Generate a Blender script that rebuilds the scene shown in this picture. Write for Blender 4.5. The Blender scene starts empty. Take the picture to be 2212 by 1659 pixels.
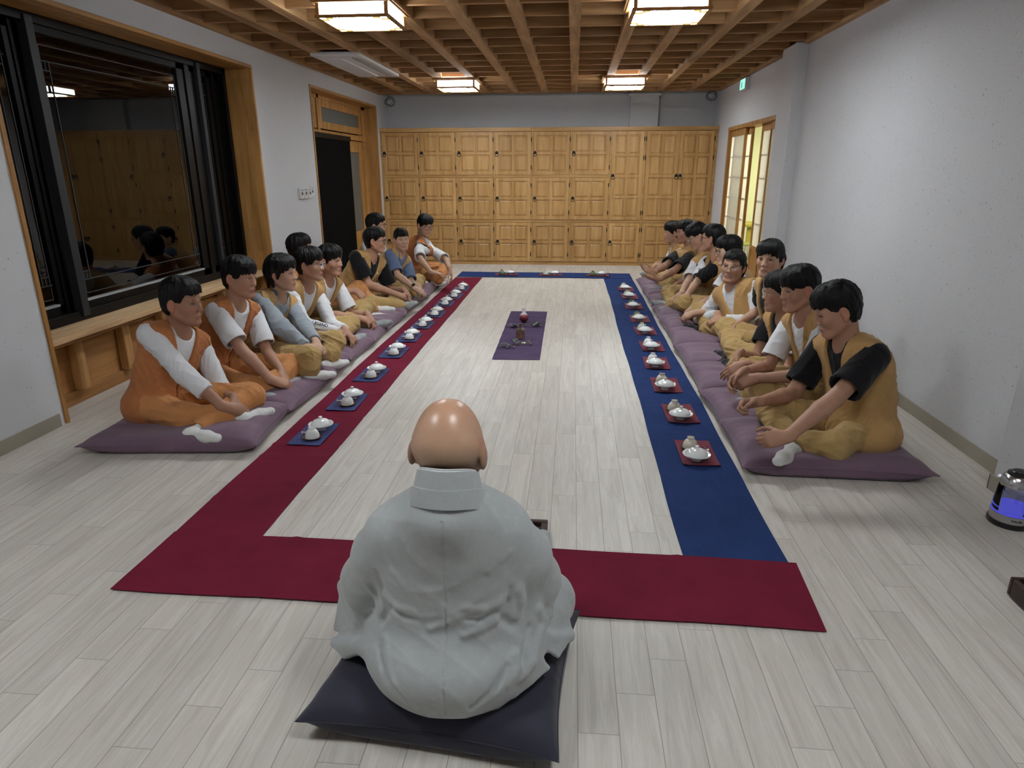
import bpy, math, random
import numpy as np
from mathutils import Vector, Matrix

# ---------------------------------------------------------------- camera, world, exposure
SC = bpy.context.scene
COL = SC.collection
cam_d = bpy.data.cameras.new('camera')
cam = bpy.data.objects.new('camera', cam_d)
COL.objects.link(cam)
SC.camera = cam
cam_d.sensor_fit = 'HORIZONTAL'
cam_d.sensor_width = 36.0
cam_d.lens = 1431.0 / 2212.0 * 36.0
cam_d.clip_start = 0.05
cam_d.clip_end = 60
PITCH, YAW, ROLL = [math.radians(a) for a in (17.883, 5.104, 0.1066)]
fw = Vector((-math.sin(YAW) * math.cos(PITCH), math.cos(YAW) * math.cos(PITCH), -math.sin(PITCH)))
rt = Vector((math.cos(YAW), math.sin(YAW), 0))
dn = fw.cross(rt)
rt2 = rt * math.cos(ROLL) + dn * math.sin(ROLL)
dn2 = dn * math.cos(ROLL) - rt * math.sin(ROLL)
cam.matrix_world = Matrix((
    (rt2.x, -dn2.x, -fw.x, 0), (rt2.y, -dn2.y, -fw.y, 0), (rt2.z, -dn2.z, -fw.z, 1.6), (0, 0, 0, 1)))
CAMM = np.array([list(rt2), list(dn2), list(fw)])

world = bpy.data.worlds.new('night')
SC.world = world
world.use_nodes = True
world.node_tree.nodes['Background'].inputs[0].default_value = (0.01, 0.012, 0.018, 1)
world.node_tree.nodes['Background'].inputs[1].default_value = 0.15
SC.view_settings.view_transform = 'Standard'
SC.view_settings.look = 'None'
SC.view_settings.gamma = 1.0
SC.view_settings.use_curve_mapping = False
SC.view_settings.exposure = 0.0
LAMP = 60.0            # radiance of the lamps' diffusers
SIDE_ROOM = 32.0       # watts of the lamp in the room behind the sliding doors


def ray(px, py):
    return CAMM.T @ np.array([(px - 1106) / 1431.0, (py - 829.5) / 1431.0, 1.0])


def atz(px, py, z=0.0):
    """point at height z seen at a place in the photograph (used to measure the room)"""
    d = ray(px, py)
    t = (z - 1.6) / d[2]
    return np.array([0, 0, 1.6]) + t * d


def aty(px, py, y):
    d = ray(px, py)
    return np.array([0, 0, 1.6]) + y / d[1] * d


# ---------------------------------------------------------------- object helpers
def tag(o, label=None, cat=None, group=None, kind=None):
    if label: o['label'] = label
    if cat: o['category'] = cat
    if group: o['group'] = group
    if kind: o['kind'] = kind
    return o


def empty(name, loc, label=None, cat=None, group=None, kind=None, rz=0.0):
    o = bpy.data.objects.new(name, None)
    o.empty_display_size = 0.1
    COL.objects.link(o)
    o.location = loc
    o.rotation_euler = (0, 0, rz)
    return tag(o, label, cat, group, kind)


def mesh_obj(name, me, mats, parent=None):
    o = bpy.data.objects.new(name, me)
    COL.objects.link(o)
    for m in (mats if isinstance(mats, (list, tuple)) else [mats]):
        me.materials.append(m)
    if parent is not None:
        o.parent = parent
    return o


def root_loc(p):
    v = Vector((0, 0, 0))
    while p is not None:
        v += p.location
        p = p.parent
    return v


class MB:
    """collects shapes given in world coordinates; build() links them as one mesh"""
    def __init__(s):
        s.v = []; s.f = []; s.m = []; s.mi = 0
    def add(s, vs, fs):
        n = len(s.v)
        s.v += [tuple(v) for v in vs]
        s.f += [tuple(i + n for i in f) for f in fs]
        s.m += [s.mi] * len(fs)
        return s
    def box(s, x0, x1, y0, y1, z0, z1):
        x0, x1 = min(x0, x1), max(x0, x1); y0, y1 = min(y0, y1), max(y0, y1); z0, z1 = min(z0, z1), max(z0, z1)
        vs = [(x0, y0, z0), (x1, y0, z0), (x1, y1, z0), (x0, y1, z0), (x0, y0, z1), (x1, y0, z1), (x1, y1, z1), (x0, y1, z1)]
        return s.add(vs, [(0, 3, 2, 1), (4, 5, 6, 7), (0, 1, 5, 4), (1, 2, 6, 5), (2, 3, 7, 6), (3, 0, 4, 7)])
    def frustum(s, a, b, za, zb):
        """rect a=(x0,x1,y0,y1) at za to rect b at zb"""
        vs = []
        for r, z in ((a, za), (b, zb)):
            vs += [(r[0], r[2], z), (r[1], r[2], z), (r[1], r[3], z), (r[0], r[3], z)]
        return s.add(vs, [(0, 3, 2, 1), (4, 5, 6, 7), (0, 1, 5, 4), (1, 2, 6, 5), (2, 3, 7, 6), (3, 0, 4, 7)])
    def lathe(s, prof, c=(0, 0, 0), n=32, axis='z'):
        vs = []
        for r, z in prof:
            for i in range(n):
                a = 2 * math.pi * i / n
                p = (r * math.cos(a), r * math.sin(a), z)
                if axis == 'y': p = (p[0], z, p[1])
                if axis == 'x': p = (z, p[0], p[1])
                vs.append((c[0] + p[0], c[1] + p[1], c[2] + p[2]))
        fs = []
        for j in range(len(prof) - 1):
            for i in range(n):
                k = (i + 1) % n
                fs.append((j * n + i, j * n + k, (j + 1) * n + k, (j + 1) * n + i))
        if prof[0][0] > 1e-6: fs.append(tuple(range(n))[::-1])
        if prof[-1][0] > 1e-6: fs.append(tuple((len(prof) - 1) * n + i for i in range(n)))
        return s.add(vs, fs)
    def tube(s, pts, r, n=8, closed=False):
        pts = [Vector(p) for p in pts]
        m = len(pts)
        vs = []; fs = []
        ref = None
        for i, p in enumerate(pts):
            if closed: t = pts[(i + 1) % m] - pts[i - 1]
            else: t = pts[min(i + 1, m - 1)] - pts[max(i - 1, 0)]
            t.normalize()
            if ref is None:
                ref = Vector((0, 0, 1)) if abs(t.z) < .9 else Vector((1, 0, 0))
            a = t.cross(ref).normalized(); ref = a.cross(t).normalized()
            rr = r[i] if isinstance(r, (list, tuple)) else r
            for k in range(n):
                an = 2 * math.pi * k / n
                vs.append(p + (a * math.cos(an) + ref * math.sin(an)) * rr)
        for i in range(m if closed else m - 1):
            j = (i + 1) % m
            for k in range(n):
                l = (k + 1) % n
                fs.append((i * n + k, i * n + l, j * n + l, j * n + k))
        if not closed:
            fs.append(tuple(range(n))[::-1]); fs.append(tuple((m - 1) * n + k for k in range(n)))
        return s.add(vs, fs)
    def ball(s, c, r, n=12):
        rx, ry, rz = r if isinstance(r, (tuple, list)) else (r, r, r)
        m = n // 2
        vs = [(c[0], c[1], c[2] - rz)]
        for j in range(1, m):
            a = -math.pi / 2 + math.pi * j / m
            for i in range(n):
                b = 2 * math.pi * i / n
                vs.append((c[0] + rx * math.cos(a) * math.cos(b), c[1] + ry * math.cos(a) * math.sin(b), c[2] + rz * math.sin(a)))
        vs.append((c[0], c[1], c[2] + rz))
        fs = [(0, 1 + (i + 1) % n, 1 + i) for i in range(n)]
        for j in range(m - 2):
            for i in range(n):
                k = (i + 1) % n
                fs.append((1 + j * n + i, 1 + j * n + k, 1 + (j + 1) * n + k, 1 + (j + 1) * n + i))
        t = len(vs) - 1; q = 1 + (m - 2) * n
        fs += [(q + i, q + (i + 1) % n, t) for i in range(n)]
        return s.add(vs, fs)
    def build(s, name, mats, parent=None, smooth=False, bevel=0.0, seg=2, weld=False, local=False):
        me = bpy.data.meshes.new(name)
        if parent is not None:
            off = Vector((0, 0, 0)) if local else root_loc(parent)
        else:
            a = np.array(s.v)
            off = Vector(((a[:, 0].min() + a[:, 0].max()) / 2, (a[:, 1].min() + a[:, 1].max()) / 2, a[:, 2].min()))
        me.from_pydata([(v[0] - off.x, v[1] - off.y, v[2] - off.z) for v in s.v], [], s.f)
        for i, p in enumerate(me.polygons):
            p.use_smooth = smooth
            p.material_index = s.m[i]
        o = mesh_obj(name, me, mats, parent)
        if parent is None: o.location = off
        if bevel:
            b = o.modifiers.new('bevel', 'BEVEL'); b.width = bevel; b.segments = seg; b.limit_method = 'ANGLE'
            b.angle_limit = math.radians(40)
        if smooth and not bevel:
            try: me.set_sharp_from_angle(angle=math.radians(42))
            except Exception: pass
        return o


def copy_tree(o, parent=None):
    c = o.copy(); COL.objects.link(c)
    c.parent = parent
    for ch in list(o.children): copy_tree(ch, c)
    return c


# ---------------------------------------------------------------- materials
def srgb(c):
    if isinstance(c, str):
        c = [int(c[i:i + 2], 16) / 255 for i in (0, 2, 4)]
    elif max(c) > 1.0:
        c = [v / 255 for v in c]
    return tuple((v / 12.92 if v <= 0.04045 else ((v + 0.055) / 1.055) ** 2.4) for v in c) + (1,)


class NT:
    def __init__(s, name):
        s.m = bpy.data.materials.new(name); s.m.use_nodes = True
        s.t = s.m.node_tree; s.t.nodes.clear()
        s.out = s.n('ShaderNodeOutputMaterial')
    def n(s, typ, **kw):
        nd = s.t.nodes.new(typ)
        for k, v in kw.items():
            if k.startswith('i_'): nd.inputs[k[2:]].default_value = v
            else: setattr(nd, k, v)
        return nd
    def l(s, a, b): s.t.links.new(a, b)
    def coord(s, scale=(1, 1, 1), rot=(0, 0, 0), kind='Object', rnd=0.0, loc=(0, 0, 0)):
        tc = s.n('ShaderNodeTexCoord')
        mp = s.n('ShaderNodeMapping'); mp.inputs['Scale'].default_value = scale; mp.inputs['Rotation'].default_value = rot
        mp.inputs['Location'].default_value = loc
        src = tc.outputs[kind]
        if rnd:
            oi = s.n('ShaderNodeObjectInfo')
            vm = s.n('ShaderNodeVectorMath', operation='MULTIPLY_ADD')
            cx = s.n('ShaderNodeCombineXYZ')
            for k in range(3): s.l(oi.outputs['Random'], cx.inputs[k])
            vm.inputs[1].default_value = (rnd, rnd * 1.7, rnd * 2.3)
            s.l(cx.outputs[0], vm.inputs[0]); s.l(src, vm.inputs[2])
            src = vm.outputs[0]
        s.l(src, mp.inputs['Vector'])
        return mp.outputs[0]
    def noise(s, vec, scale=5, detail=4, rough=.5, dist=0.0):
        nd = s.n('ShaderNodeTexNoise'); nd.inputs['Scale'].default_value = scale
        nd.inputs['Detail'].default_value = detail; nd.inputs['Roughness'].default_value = rough
        nd.inputs['Distortion'].default_value = dist
        s.l(vec, nd.inputs['Vector'])
        return nd.outputs['Fac']
    def ramp(s, fac, stops):
        r = s.n('ShaderNodeValToRGB')
        e = r.color_ramp.elements
        while len(e) < len(stops): e.new(.5)
        for el, (p, c) in zip(e, stops):
            el.position = p; el.color = c if len(c) == 4 else srgb(c)
        s.l(fac, r.inputs['Fac'])
        return r.outputs['Color']
    def mix(s, fac, a, b, mode='MIX'):
        m = s.n('ShaderNodeMix', data_type='RGBA', blend_type=mode)
        for sock, v in ((m.inputs[0], fac), (m.inputs[6], a), (m.inputs[7], b)):
            if hasattr(v, 'links'): s.l(v, sock)
            else: sock.default_value = v
        return m.outputs[2]
    def math(s, op, a, b=0.0, c=0.0):
        m = s.n('ShaderNodeMath', operation=op)
        for sock, v in zip(m.inputs, (a, b, c)):
            if hasattr(v, 'links'): s.l(v, sock)
            else: sock.default_value = v
        return m.outputs[0]
    def bump(s, h, strength=.3, dist=.01, normal=None):
        b = s.n('ShaderNodeBump'); b.inputs['Strength'].default_value = strength; b.inputs['Distance'].default_value = dist
        s.l(h, b.inputs['Height'])
        if normal is not None: s.l(normal, b.inputs['Normal'])
        return b.outputs[0]
    def bsdf(s, color, rough=.6, normal=None, spec=.5, **kw):
        b = s.n('ShaderNodeBsdfPrincipled')
        if hasattr(color, 'links'): s.l(color, b.inputs['Base Color'])
        else: b.inputs['Base Color'].default_value = color
        if hasattr(rough, 'links'): s.l(rough, b.inputs['Roughness'])
        else: b.inputs['Roughness'].default_value = rough
        b.inputs['Specular IOR Level'].default_value = spec
        if normal is not None: s.l(normal, b.inputs['Normal'])
        for k, v in kw.items(): b.inputs[k.replace('_', ' ')].default_value = v
        s.l(b.outputs[0], s.out.inputs[0])
        return b


def plain(name, c, rough=.5, metal=0.0, spec=.5, **kw):
    m = NT(name); m.bsdf(srgb(c), rough, spec=spec, Metallic=metal, **kw); return m.m


def wood(name, c1, c2, c3, axis='z', rough=.55, rnd=3.0, var=.25, gscale=1.0, spec=.35, board=0.0):
    m = NT(name)
    sc = {'x': (1.2, 14, 14), 'y': (14, 1.2, 14), 'z': (14, 14, 1.2)}[axis]
    v = m.coord(tuple(a * gscale for a in sc), rnd=rnd)
    n1 = m.noise(v, 1.0, 5, .55, .6)
    col = m.ramp(n1, [(.28, c1), (.5, c2), (.74, c3)])
    sc2 = {'x': (3, 90, 90), 'y': (90, 3, 90), 'z': (90, 90, 3)}[axis]
    n2 = m.noise(m.coord(sc2, rnd=rnd), 1.0, 3, .6)
    col = m.mix(.35, col, m.ramp(n2, [(.3, (.55, .55, .55, 1)), (.65, (1, 1, 1, 1))]), 'MULTIPLY')
    if board:
        # glued-up boards: blocks with their own tone
        tc = m.n('ShaderNodeTexCoord')
        br = m.n('ShaderNodeTexBrick'); br.inputs['Scale'].default_value = 1.0
        br.inputs['Brick Width'].default_value = .5; br.inputs['Row Height'].default_value = board
        br.inputs['Mortar Size'].default_value = 0.0008
        br.inputs['Color1'].default_value = (.62, .6, .58, 1); br.inputs['Color2'].default_value = (1, 1, 1, 1)
        br.inputs['Mortar'].default_value = (.5, .42, .35, 1)
        sw = m.n('ShaderNodeSeparateXYZ'); m.l(tc.outputs['Object'], sw.inputs[0])
        cb = m.n('ShaderNodeCombineXYZ')
        along = {'x': 0, 'y': 1, 'z': 2}[axis]
        other = m.math('ADD', sw.outputs[(along + 1) % 3], sw.outputs[(along + 2) % 3])
        m.l(sw.outputs[along], cb.inputs[0]); m.l(other, cb.inputs[1])
        m.l(cb.outputs[0], br.inputs['Vector'])
        col = m.mix(.6, col, br.outputs['Color'], 'MULTIPLY')
    oi = m.n('ShaderNodeObjectInfo')
    hs = m.n('ShaderNodeHueSaturation')
    m.l(m.math('MULTIPLY_ADD', oi.outputs['Random'], var, 1 - var / 2), hs.inputs['Value'])
    m.l(col, hs.inputs['Color'])
    m.bsdf(hs.outputs[0], rough, m.bump(n2, .12, .003), spec=spec)
    return m.m


def speckle_wall(name, base, dark=.0):
    m = NT(name)
    v = m.coord((1, 1, 1))
    big = m.noise(m.coord((1, 1, 1)), .9, 3, .5)
    col = m.ramp(big, [(.3, tuple(c * .94 for c in srgb(base)[:3]) + (1,)), (.7, srgb(base))])
    # short fibres: warped, squeezed voronoi cells, a share of them coloured
    for i, (sc, rot, thr, keep, tone) in enumerate((((60, 60, 26), (.5, .3, .2), .14, .86, (118, 112, 104)),
                                                    ((40, 40, 22), (-.6, -.4, .5), .11, .86, (84, 80, 74)),
                                                    ((110, 110, 110), (0, 0, 0), .22, .86, (130, 126, 120)),
                                                    ((24, 24, 13), (.3, -.7, 0), .085, .70, (70, 66, 60)))):
        mp = m.coord(sc, rot)
        vo = m.n('ShaderNodeTexVoronoi'); vo.inputs['Scale'].default_value = 1.0
        m.l(mp, vo.inputs['Vector'])
        near = m.math('LESS_THAN', vo.outputs['Distance'], thr)
        sp = m.n('ShaderNodeSeparateColor'); m.l(vo.outputs['Color'], sp.inputs[0])
        on = m.math('GREATER_THAN', sp.outputs[0], keep)
        col = m.mix(m.math('MULTIPLY', m.math('MULTIPLY', near, on), .62), col, srgb(tone))
    fine = m.noise(v, 260, 2, .5)
    m.bsdf(col, .85, m.bump(fine, .15, .002), spec=.2)
    return m.m


def cloth(name, c, var=.12, rough=.85, weave=900, folds=.0, sheen=.2, worn=None):
    m = NT(name)
    a = srgb(c)
    v = m.coord((1, 1, 1))
    n1 = m.noise(v, 6, 4, .55)
    col = m.ramp(n1, [(.3, tuple(x * (1 - var) for x in a[:3]) + (1,)), (.7, tuple(min(1, x * (1 + var)) for x in a[:3]) + (1,))])
    if worn:
        n3 = m.noise(v, 38, 5, .7)
        col = m.mix(m.ramp(n3, [(.5, (0, 0, 0, 1)), (.75, (.45, .45, .45, 1))]), col, srgb(worn))
    n2 = m.noise(v, weave, 2, .5)
    col = m.mix(.22, col, m.ramp(n2, [(.3, (.6, .6, .6, 1)), (.7, (1, 1, 1, 1))]), 'MULTIPLY')
    nb = m.bump(n2, .12, .001)
    if folds:
        n4 = m.noise(m.coord((1, 1, 1)), 9, 3, .5, 1.2)
        nb = m.bump(n4, folds, .02, nb)
    m.bsdf(col, rough, nb, spec=.15, Sheen_Weight=sheen)
    return m.m


def runner_mat(name, c, worn=None):
    m = NT(name)
    a = srgb(c)
    n1 = m.noise(m.coord((1, 1, 1)), 3.5, 5, .6)
    col = m.ramp(n1, [(.3, tuple(x * .86 for x in a[:3]) + (1,)), (.7, tuple(min(1, x * 1.12) for x in a[:3]) + (1,))])
    if worn:
        n3 = m.noise(m.coord((9, 1.2, 1), (0, 0, .12)), 1.4, 4, .55, 2.5)
        ln = m.math('LESS_THAN', m.math('ABSOLUTE', m.math('SUBTRACT', n3, .5)), .0035)
        col = m.mix(m.math('MULTIPLY', ln, .16), col, srgb(worn))
    n2 = m.noise(m.coord((1, 1, 1)), 800, 2, .5)
    nb = m.bump(n2, .1, .001)
    n4 = m.noise(m.coord((1.2, 2.6, 1)), 1.6, 3, .5, .8)
    nb = m.bump(n4, .25, .02, nb)
    m.bsdf(col, .9, nb, spec=.1)
    return m.m


def floor_mat():
    m = NT('laminate planks')
    tc = m.n('ShaderNodeTexCoord'); sp = m.n('ShaderNodeSeparateXYZ'); m.l(tc.outputs['Object'], sp.inputs[0])
    W, L = .1232, .842
    u = m.math('DIVIDE', m.math('SUBTRACT', sp.outputs[0], .055), W)
    cu = m.math('FLOOR', u)
    fu = m.math('SUBTRACT', u, cu)
    vv = m.math('DIVIDE', m.math('SUBTRACT', m.math('SUBTRACT', sp.outputs[1], 3.26), m.math('MULTIPLY', cu, .1684)), L)
    cv = m.math('FLOOR', vv)
    fv = m.math('SUBTRACT', vv, cv)
    def edge(f, w):
        d = m.math('MINIMUM', f, m.math('SUBTRACT', 1.0, f))
        return m.math('LESS_THAN', d, w)
    gap = m.math('MAXIMUM', edge(fu, .0125), edge(fv, .0014))
    wn = m.n('ShaderNodeTexWhiteNoise', noise_dimensions='2D')
    cb = m.n('ShaderNodeCombineXYZ'); m.l(cu, cb.inputs[0]); m.l(cv, cb.inputs[1]); m.l(cb.outputs[0], wn.inputs['Vector'])
    # grain, shifted for each plank
    cb2 = m.n('ShaderNodeCombineXYZ')
    m.l(m.math('MULTIPLY_ADD', sp.outputs[0], 22.0, m.math('MULTIPLY', wn.outputs['Value'], 60)), cb2.inputs[0])
    m.l(m.math('MULTIPLY', sp.outputs[1], 1.5), cb2.inputs[1]); m.l(m.math('MULTIPLY', wn.outputs['Value'], 31), cb2.inputs[2])
    g1 = m.noise(cb2.outputs[0], 1.0, 4, .55, 1.3)
    cb3 = m.n('ShaderNodeCombineXYZ')
    m.l(m.math('MULTIPLY', sp.outputs[0], 230), cb3.inputs[0]); m.l(m.math('MULTIPLY', sp.outputs[1], 7), cb3.inputs[1])
    g2 = m.noise(cb3.outputs[0], 1.0, 3, .6)
    # cathedral rings
    rg = m.math('SINE', m.math('MULTIPLY', g1, 46))
    col = m.ramp(g1, [(.25, (182, 175, 165)), (.5, (200, 193, 183)), (.75, (210, 204, 195))])
    col = m.mix(.16, col, m.ramp(rg, [(.0, (.68, .66, .63, 1)), (.8, (1, 1, 1, 1))]), 'MULTIPLY')
    col = m.mix(.35, col, m.ramp(g2, [(.3, (.78, .77, .75, 1)), (.7, (1, 1, 1, 1))]), 'MULTIPLY')
    hs = m.n('ShaderNodeHueSaturation'); m.l(col, hs.inputs['Color'])
    m.l(m.math('MULTIPLY_ADD', wn.outputs['Value'], .12, .94), hs.inputs['Value'])
    col = m.mix(m.math('MULTIPLY', gap, .55), hs.outputs[0], srgb((96, 86, 74)))
    m.bsdf(col, .42, m.bump(m.math('SUBTRACT', g2, gap), .06, .002), spec=.4)
    return m.m


def emit(name, c, s):
    m = NT(name); e = m.n('ShaderNodeEmission'); e.inputs[0].default_value = c + (1,)
    e.inputs[1].default_value = s; m.l(e.outputs[0], m.out.inputs[0]); return m.m


def glass_mat(name, tint=(1, 1, 1), rough=0.0, ior=1.5):
    m = NT(name)
    g = m.n('ShaderNodeBsdfGlossy'); g.inputs['Roughness'].default_value = rough
    t = m.n('ShaderNodeBsdfTransparent'); t.inputs[0].default_value = tint + (1,)
    f = m.n('ShaderNodeFresnel'); f.inputs[0].default_value = ior
    x = m.n('ShaderNodeMixShader'); m.l(f.outputs[0], x.inputs[0]); m.l(t.outputs[0], x.inputs[1]); m.l(g.outputs[0], x.inputs[2])
    m.l(x.outputs[0], m.out.inputs[0]); return m.m


M = {}
M['floor'] = floor_mat()
M['wall'] = speckle_wall('flecked wallpaper', (202, 202, 204))
M['plaster'] = plain('ceiling plaster', (176, 176, 172), .9)
M['base'] = plain('skirting', (150, 143, 128), .6)
M['grid'] = wood('ceiling timber', (140, 102, 66), (172, 132, 88), (196, 158, 110), 'y', .7, 4, .3)
M['gridx'] = wood('ceiling timber cross', (136, 98, 62), (168, 126, 82), (192, 152, 104), 'x', .7, 4, .3)
M['board'] = plain('ceiling board', (112, 78, 50), .8)
M['jamb'] = wood('jamb boards', (150, 104, 52), (178, 130, 72), (198, 150, 92), 'z', .5, 0, .1, board=.07)
M['jamby'] = wood('jamb boards lengthwise', (150, 104, 52), (178, 130, 72), (198, 150, 92), 'y', .5, 0, .1, board=.07)
M['pine'] = wood('pine plank', (186, 146, 104), (205, 170, 128), (222, 192, 152), 'y', .6, 3, .15)
M['plyz'] = wood('pine post', (160, 112, 62), (186, 138, 84), (205, 162, 108), 'z', .6, 3, .25)
M['plyy'] = wood('plywood panel', (140, 94, 50), (164, 116, 66), (184, 138, 86), 'y', .6, 3, .15, gscale=.5)
M['locker'] = wood('locker oak', (166, 124, 72), (186, 144, 90), (204, 164, 110), 'z', .42, 5, .14, gscale=.8)
M['lockerx'] = wood('locker oak rails', (164, 122, 70), (184, 142, 88), (200, 160, 106), 'x', .42, 5, .1, gscale=.8)
M['iron'] = plain('black iron', (18, 18, 20), .4, .6)
M['blackalu'] = plain('black aluminium', (7, 7, 8), .42, .0, .2)
M['gasket'] = plain('grey profile', (40, 41, 44), .5, .0, .3)
M['palegasket'] = plain('pale gasket', (150, 152, 154), .5)
M['glass'] = glass_mat('window glass', (.9, .92, .92), 0.0, 1.8)
M['frost'] = plain('frosted glass', (92, 94, 90), .35)
M['fret'] = plain('pale fret lines', (34, 35, 36), .7)
M['night'] = plain('dark outside', (6, 6, 8), .9)
M['blind'] = NT('black pleated blind')
_n = M['blind']; _w = _n.n('ShaderNodeTexWave', wave_type='BANDS', bands_direction='Z'); _w.inputs['Scale'].default_value = 24
_n.l(_n.coord(), _w.inputs['Vector']); _n.bsdf(srgb((8, 8, 9)), .9, _n.bump(_w.outputs['Fac'], .3, .004), spec=.08); M['blind'] = _n.m
M['red'] = runner_mat('crimson cotton', (108, 28, 48))
M['blue'] = runner_mat('navy cotton', (36, 54, 98), (96, 112, 150))
M['purple'] = runner_mat('violet cotton', (78, 64, 90))
M['matblue'] = cloth('placemat navy', (34, 50, 104), .08)
M['matred'] = cloth('placemat crimson', (110, 26, 48), .08)
M['cushion'] = cloth('mauve cushion cotton', (116, 92, 108), .08, .75, 700, .12)
M['cushdark'] = cloth('charcoal cushion cotton', (50, 50, 62), .08, .7, 700, .1)
M['robe'] = cloth('grey robe cotton', (174, 177, 176), .05, .85, 500, .10, .15, worn=(192, 197, 199))
M['porcelain'] = plain('white glazed porcelain', (225, 228, 226), .12, 0, .6, Coat_Weight=.4)
M['celadon'] = plain('green glaze', (92, 112, 84), .15, 0, .6)
M['pale'] = plain('pale celadon glaze', (196, 206, 190), .15, 0, .6)
M['cream'] = plain('cream glaze', (205, 200, 184), .2, 0, .6)
M['saucer'] = wood('saucer wood', (70, 36, 20), (92, 52, 30), (120, 72, 42), 'x', .35, 3, .2)
M['stick'] = plain('brown bamboo', (84, 52, 38), .4)
M['steel'] = plain('brushed steel', (190, 190, 192), .25, 1.0)
M['blackplastic'] = plain('black plastic', (14, 14, 16), .3)
M['whiteplastic'] = plain('white plastic', (205, 206, 208), .4)
M['darkwood'] = wood('dark tray wood', (34, 20, 16), (50, 32, 26), (66, 44, 36), 'x', .35, 3, .1)
M['diff'] = emit('lamp diffuser', (.895, .965, 1.01), LAMP)
M['diffside'] = emit('lamp side diffuser', (.90, .97, 1.04), LAMP * .28)
M['diffdim'] = emit('lamp diffuser dim', (.895, .965, 1.01), LAMP * .64)
M['shoji'] = NT('shoji paper')
_n = M['shoji']; _d = _n.n('ShaderNodeBsdfDiffuse'); _d.inputs[0].default_value = srgb((232, 230, 222)); _t = _n.n('ShaderNodeBsdfTranslucent'); _t.inputs[0].default_value = srgb((236, 234, 222))
_x = _n.n('ShaderNodeMixShader'); _x.inputs[0].default_value = .6; _n.l(_d.outputs[0], _x.inputs[1]); _n.l(_t.outputs[0], _x.inputs[2]); _n.l(_x.outputs[0], _n.out.inputs[0]); M['shoji'] = _n.m
M['muntin'] = plain('shoji muntin', (150, 140, 122), .7)
M['sidewall'] = plain('pale yellow-green wall', (190, 192, 146), .9)
M['yellow'] = plain('yellow plastic', (138, 128, 40), .5)
M['lime'] = plain('lime plastic', (112, 120, 44), .5)
M['acwhite'] = plain('air conditioner white', (216, 216, 218), .5)
M['amber'] = emit('amber lamp paper', (1.0, .68, .22), 1.1)
# ---------------------------------------------------------------- room shell
XL, XR, YF, YB, ZC = -3.33, 2.355, 12.5, -1.6, 2.95
ZG = 2.82


def struct(name, mb, mat, parent=None, **kw):
    o = mb.build(name, mat, parent, **kw)
    if parent is None: o['kind'] = 'structure'
    return o


mb = MB(); mb.add([(-3.95, YB - .2, 0), (6.2, YB - .2, 0), (6.2, 13, 0), (-3.95, 13, 0), (-3.95, YB - .2, -.1), (6.2, YB - .2, -.1), (6.2, 13, -.1), (-3.95, 13, -.1)],
                 [(0, 1, 2, 3), (4, 7, 6, 5), (0, 4, 5, 1), (1, 5, 6, 2), (2, 6, 7, 3), (3, 7, 4, 0)])
fl = struct('floor', mb, M['floor'])
# the plank pattern reads world coordinates: keep the mesh origin at the world origin
for v in fl.data.vertices: v.co += fl.location
fl.location = (0, 0, 0)

# left wall with the window and the door openings
WY0, WY1, WZ = 3.84, 7.21, 2.63
DY0, DY1, DZ = 8.77, 11.72, 2.63
mb = MB()
mb.box(XL - .5, XL, YB - .2, WY0, 0, 3.0); mb.box(XL - .5, XL, WY0, WY1, WZ, 3.0)
mb.box(XL - .5, XL, WY1, DY0, 0, 3.0); mb.box(XL - .5, XL, DY0, DY1, DZ, 3.0); mb.box(XL - .5, XL, DY1, YF + .2, 0, 3.0)
struct('wall_left', mb, M['wall'])
# right wall with the sliding-door opening, the pillar and the thicker part by the kettle
RY0, RY1, RZ = 8.50, 11.13, 2.215
mb = MB()
mb.box(XR, XR + .2, YB - .2, RY0, 0, 3.0); mb.box(XR, XR + .2, RY0, RY1, RZ, 3.0); mb.box(XR, XR + .2, RY1, YF + .2, 0, 3.0)
struct('wall_right', mb, M['wall'])
mb = MB(); mb.box(2.235, XR + .01, 7.71, 8.2, 0, 2.84)
struct('wall_pillar', mb, M['wall'], bevel=.012)
mb = MB(); mb.box(2.225, XR + .01, YB, 3.36, 0, 3.0)
struct('wall_pier', mb, M['wall'], bevel=.012)
mb = MB(); mb.box(XL - .5, XR + .2, YF, YF + .2, 0, 3.0)
struct('wall_back', mb, M['wall'])
mb = MB(); mb.box(.935, 1.416, 12.36, YF + .01, 0, 2.86); mb.box(.90, 1.45, 12.34, YF + .01, 2.80, 2.84)
struct('wall_column', mb, M['wall'], bevel=.004)
mb = MB(); mb.box(XL - .5, 6.2, YB - .2, YB, 0, 3.0)
struct('wall_front', mb, M['wall'])
# ceiling board with the timber grid as its parts
mb = MB(); mb.box(XL - .5, 6.2, YB - .2, 13, ZC, ZC + .1)
ce = struct('ceiling', mb, M['board'])
beams = [XL + .03, -2.84, -2.38, -1.915, -1.45, -.98, -.505, -.022, .463, .89, 1.347, 1.83, XR - .03]
for x in beams:
    w = .05 if abs(x) < 2.3 or x == -2.38 or x == -2.84 else .03
    y1 = 11.92
    if x > 2.2:
        for (a, b) in ((YB, 7.71), (8.2, y1)):
            MB().box(x - w, x + w, a, b, ZG, ZC).build('beam', M['grid'], ce)
    else:
        MB().box(x - w, x + w, YB, y1, ZG, ZC).build('beam', M['grid'], ce)
y = 11.86
while y > YB:
    MB().box(XL, XR if not 7.7 < y < 8.2 else 2.235, y - .021, y + .021, ZG + .018, ZC).build('joist', M['gridx'], ce, bevel=.003, seg=1)
    y -= .4665
MB().box(XL, XR, 11.9, 11.925, ZG - .002, ZC).build('edge_batten', M['gridx'], ce)
mb = MB(); mb.box(XL, XR, 11.925, YF, 2.865, ZC)
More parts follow.
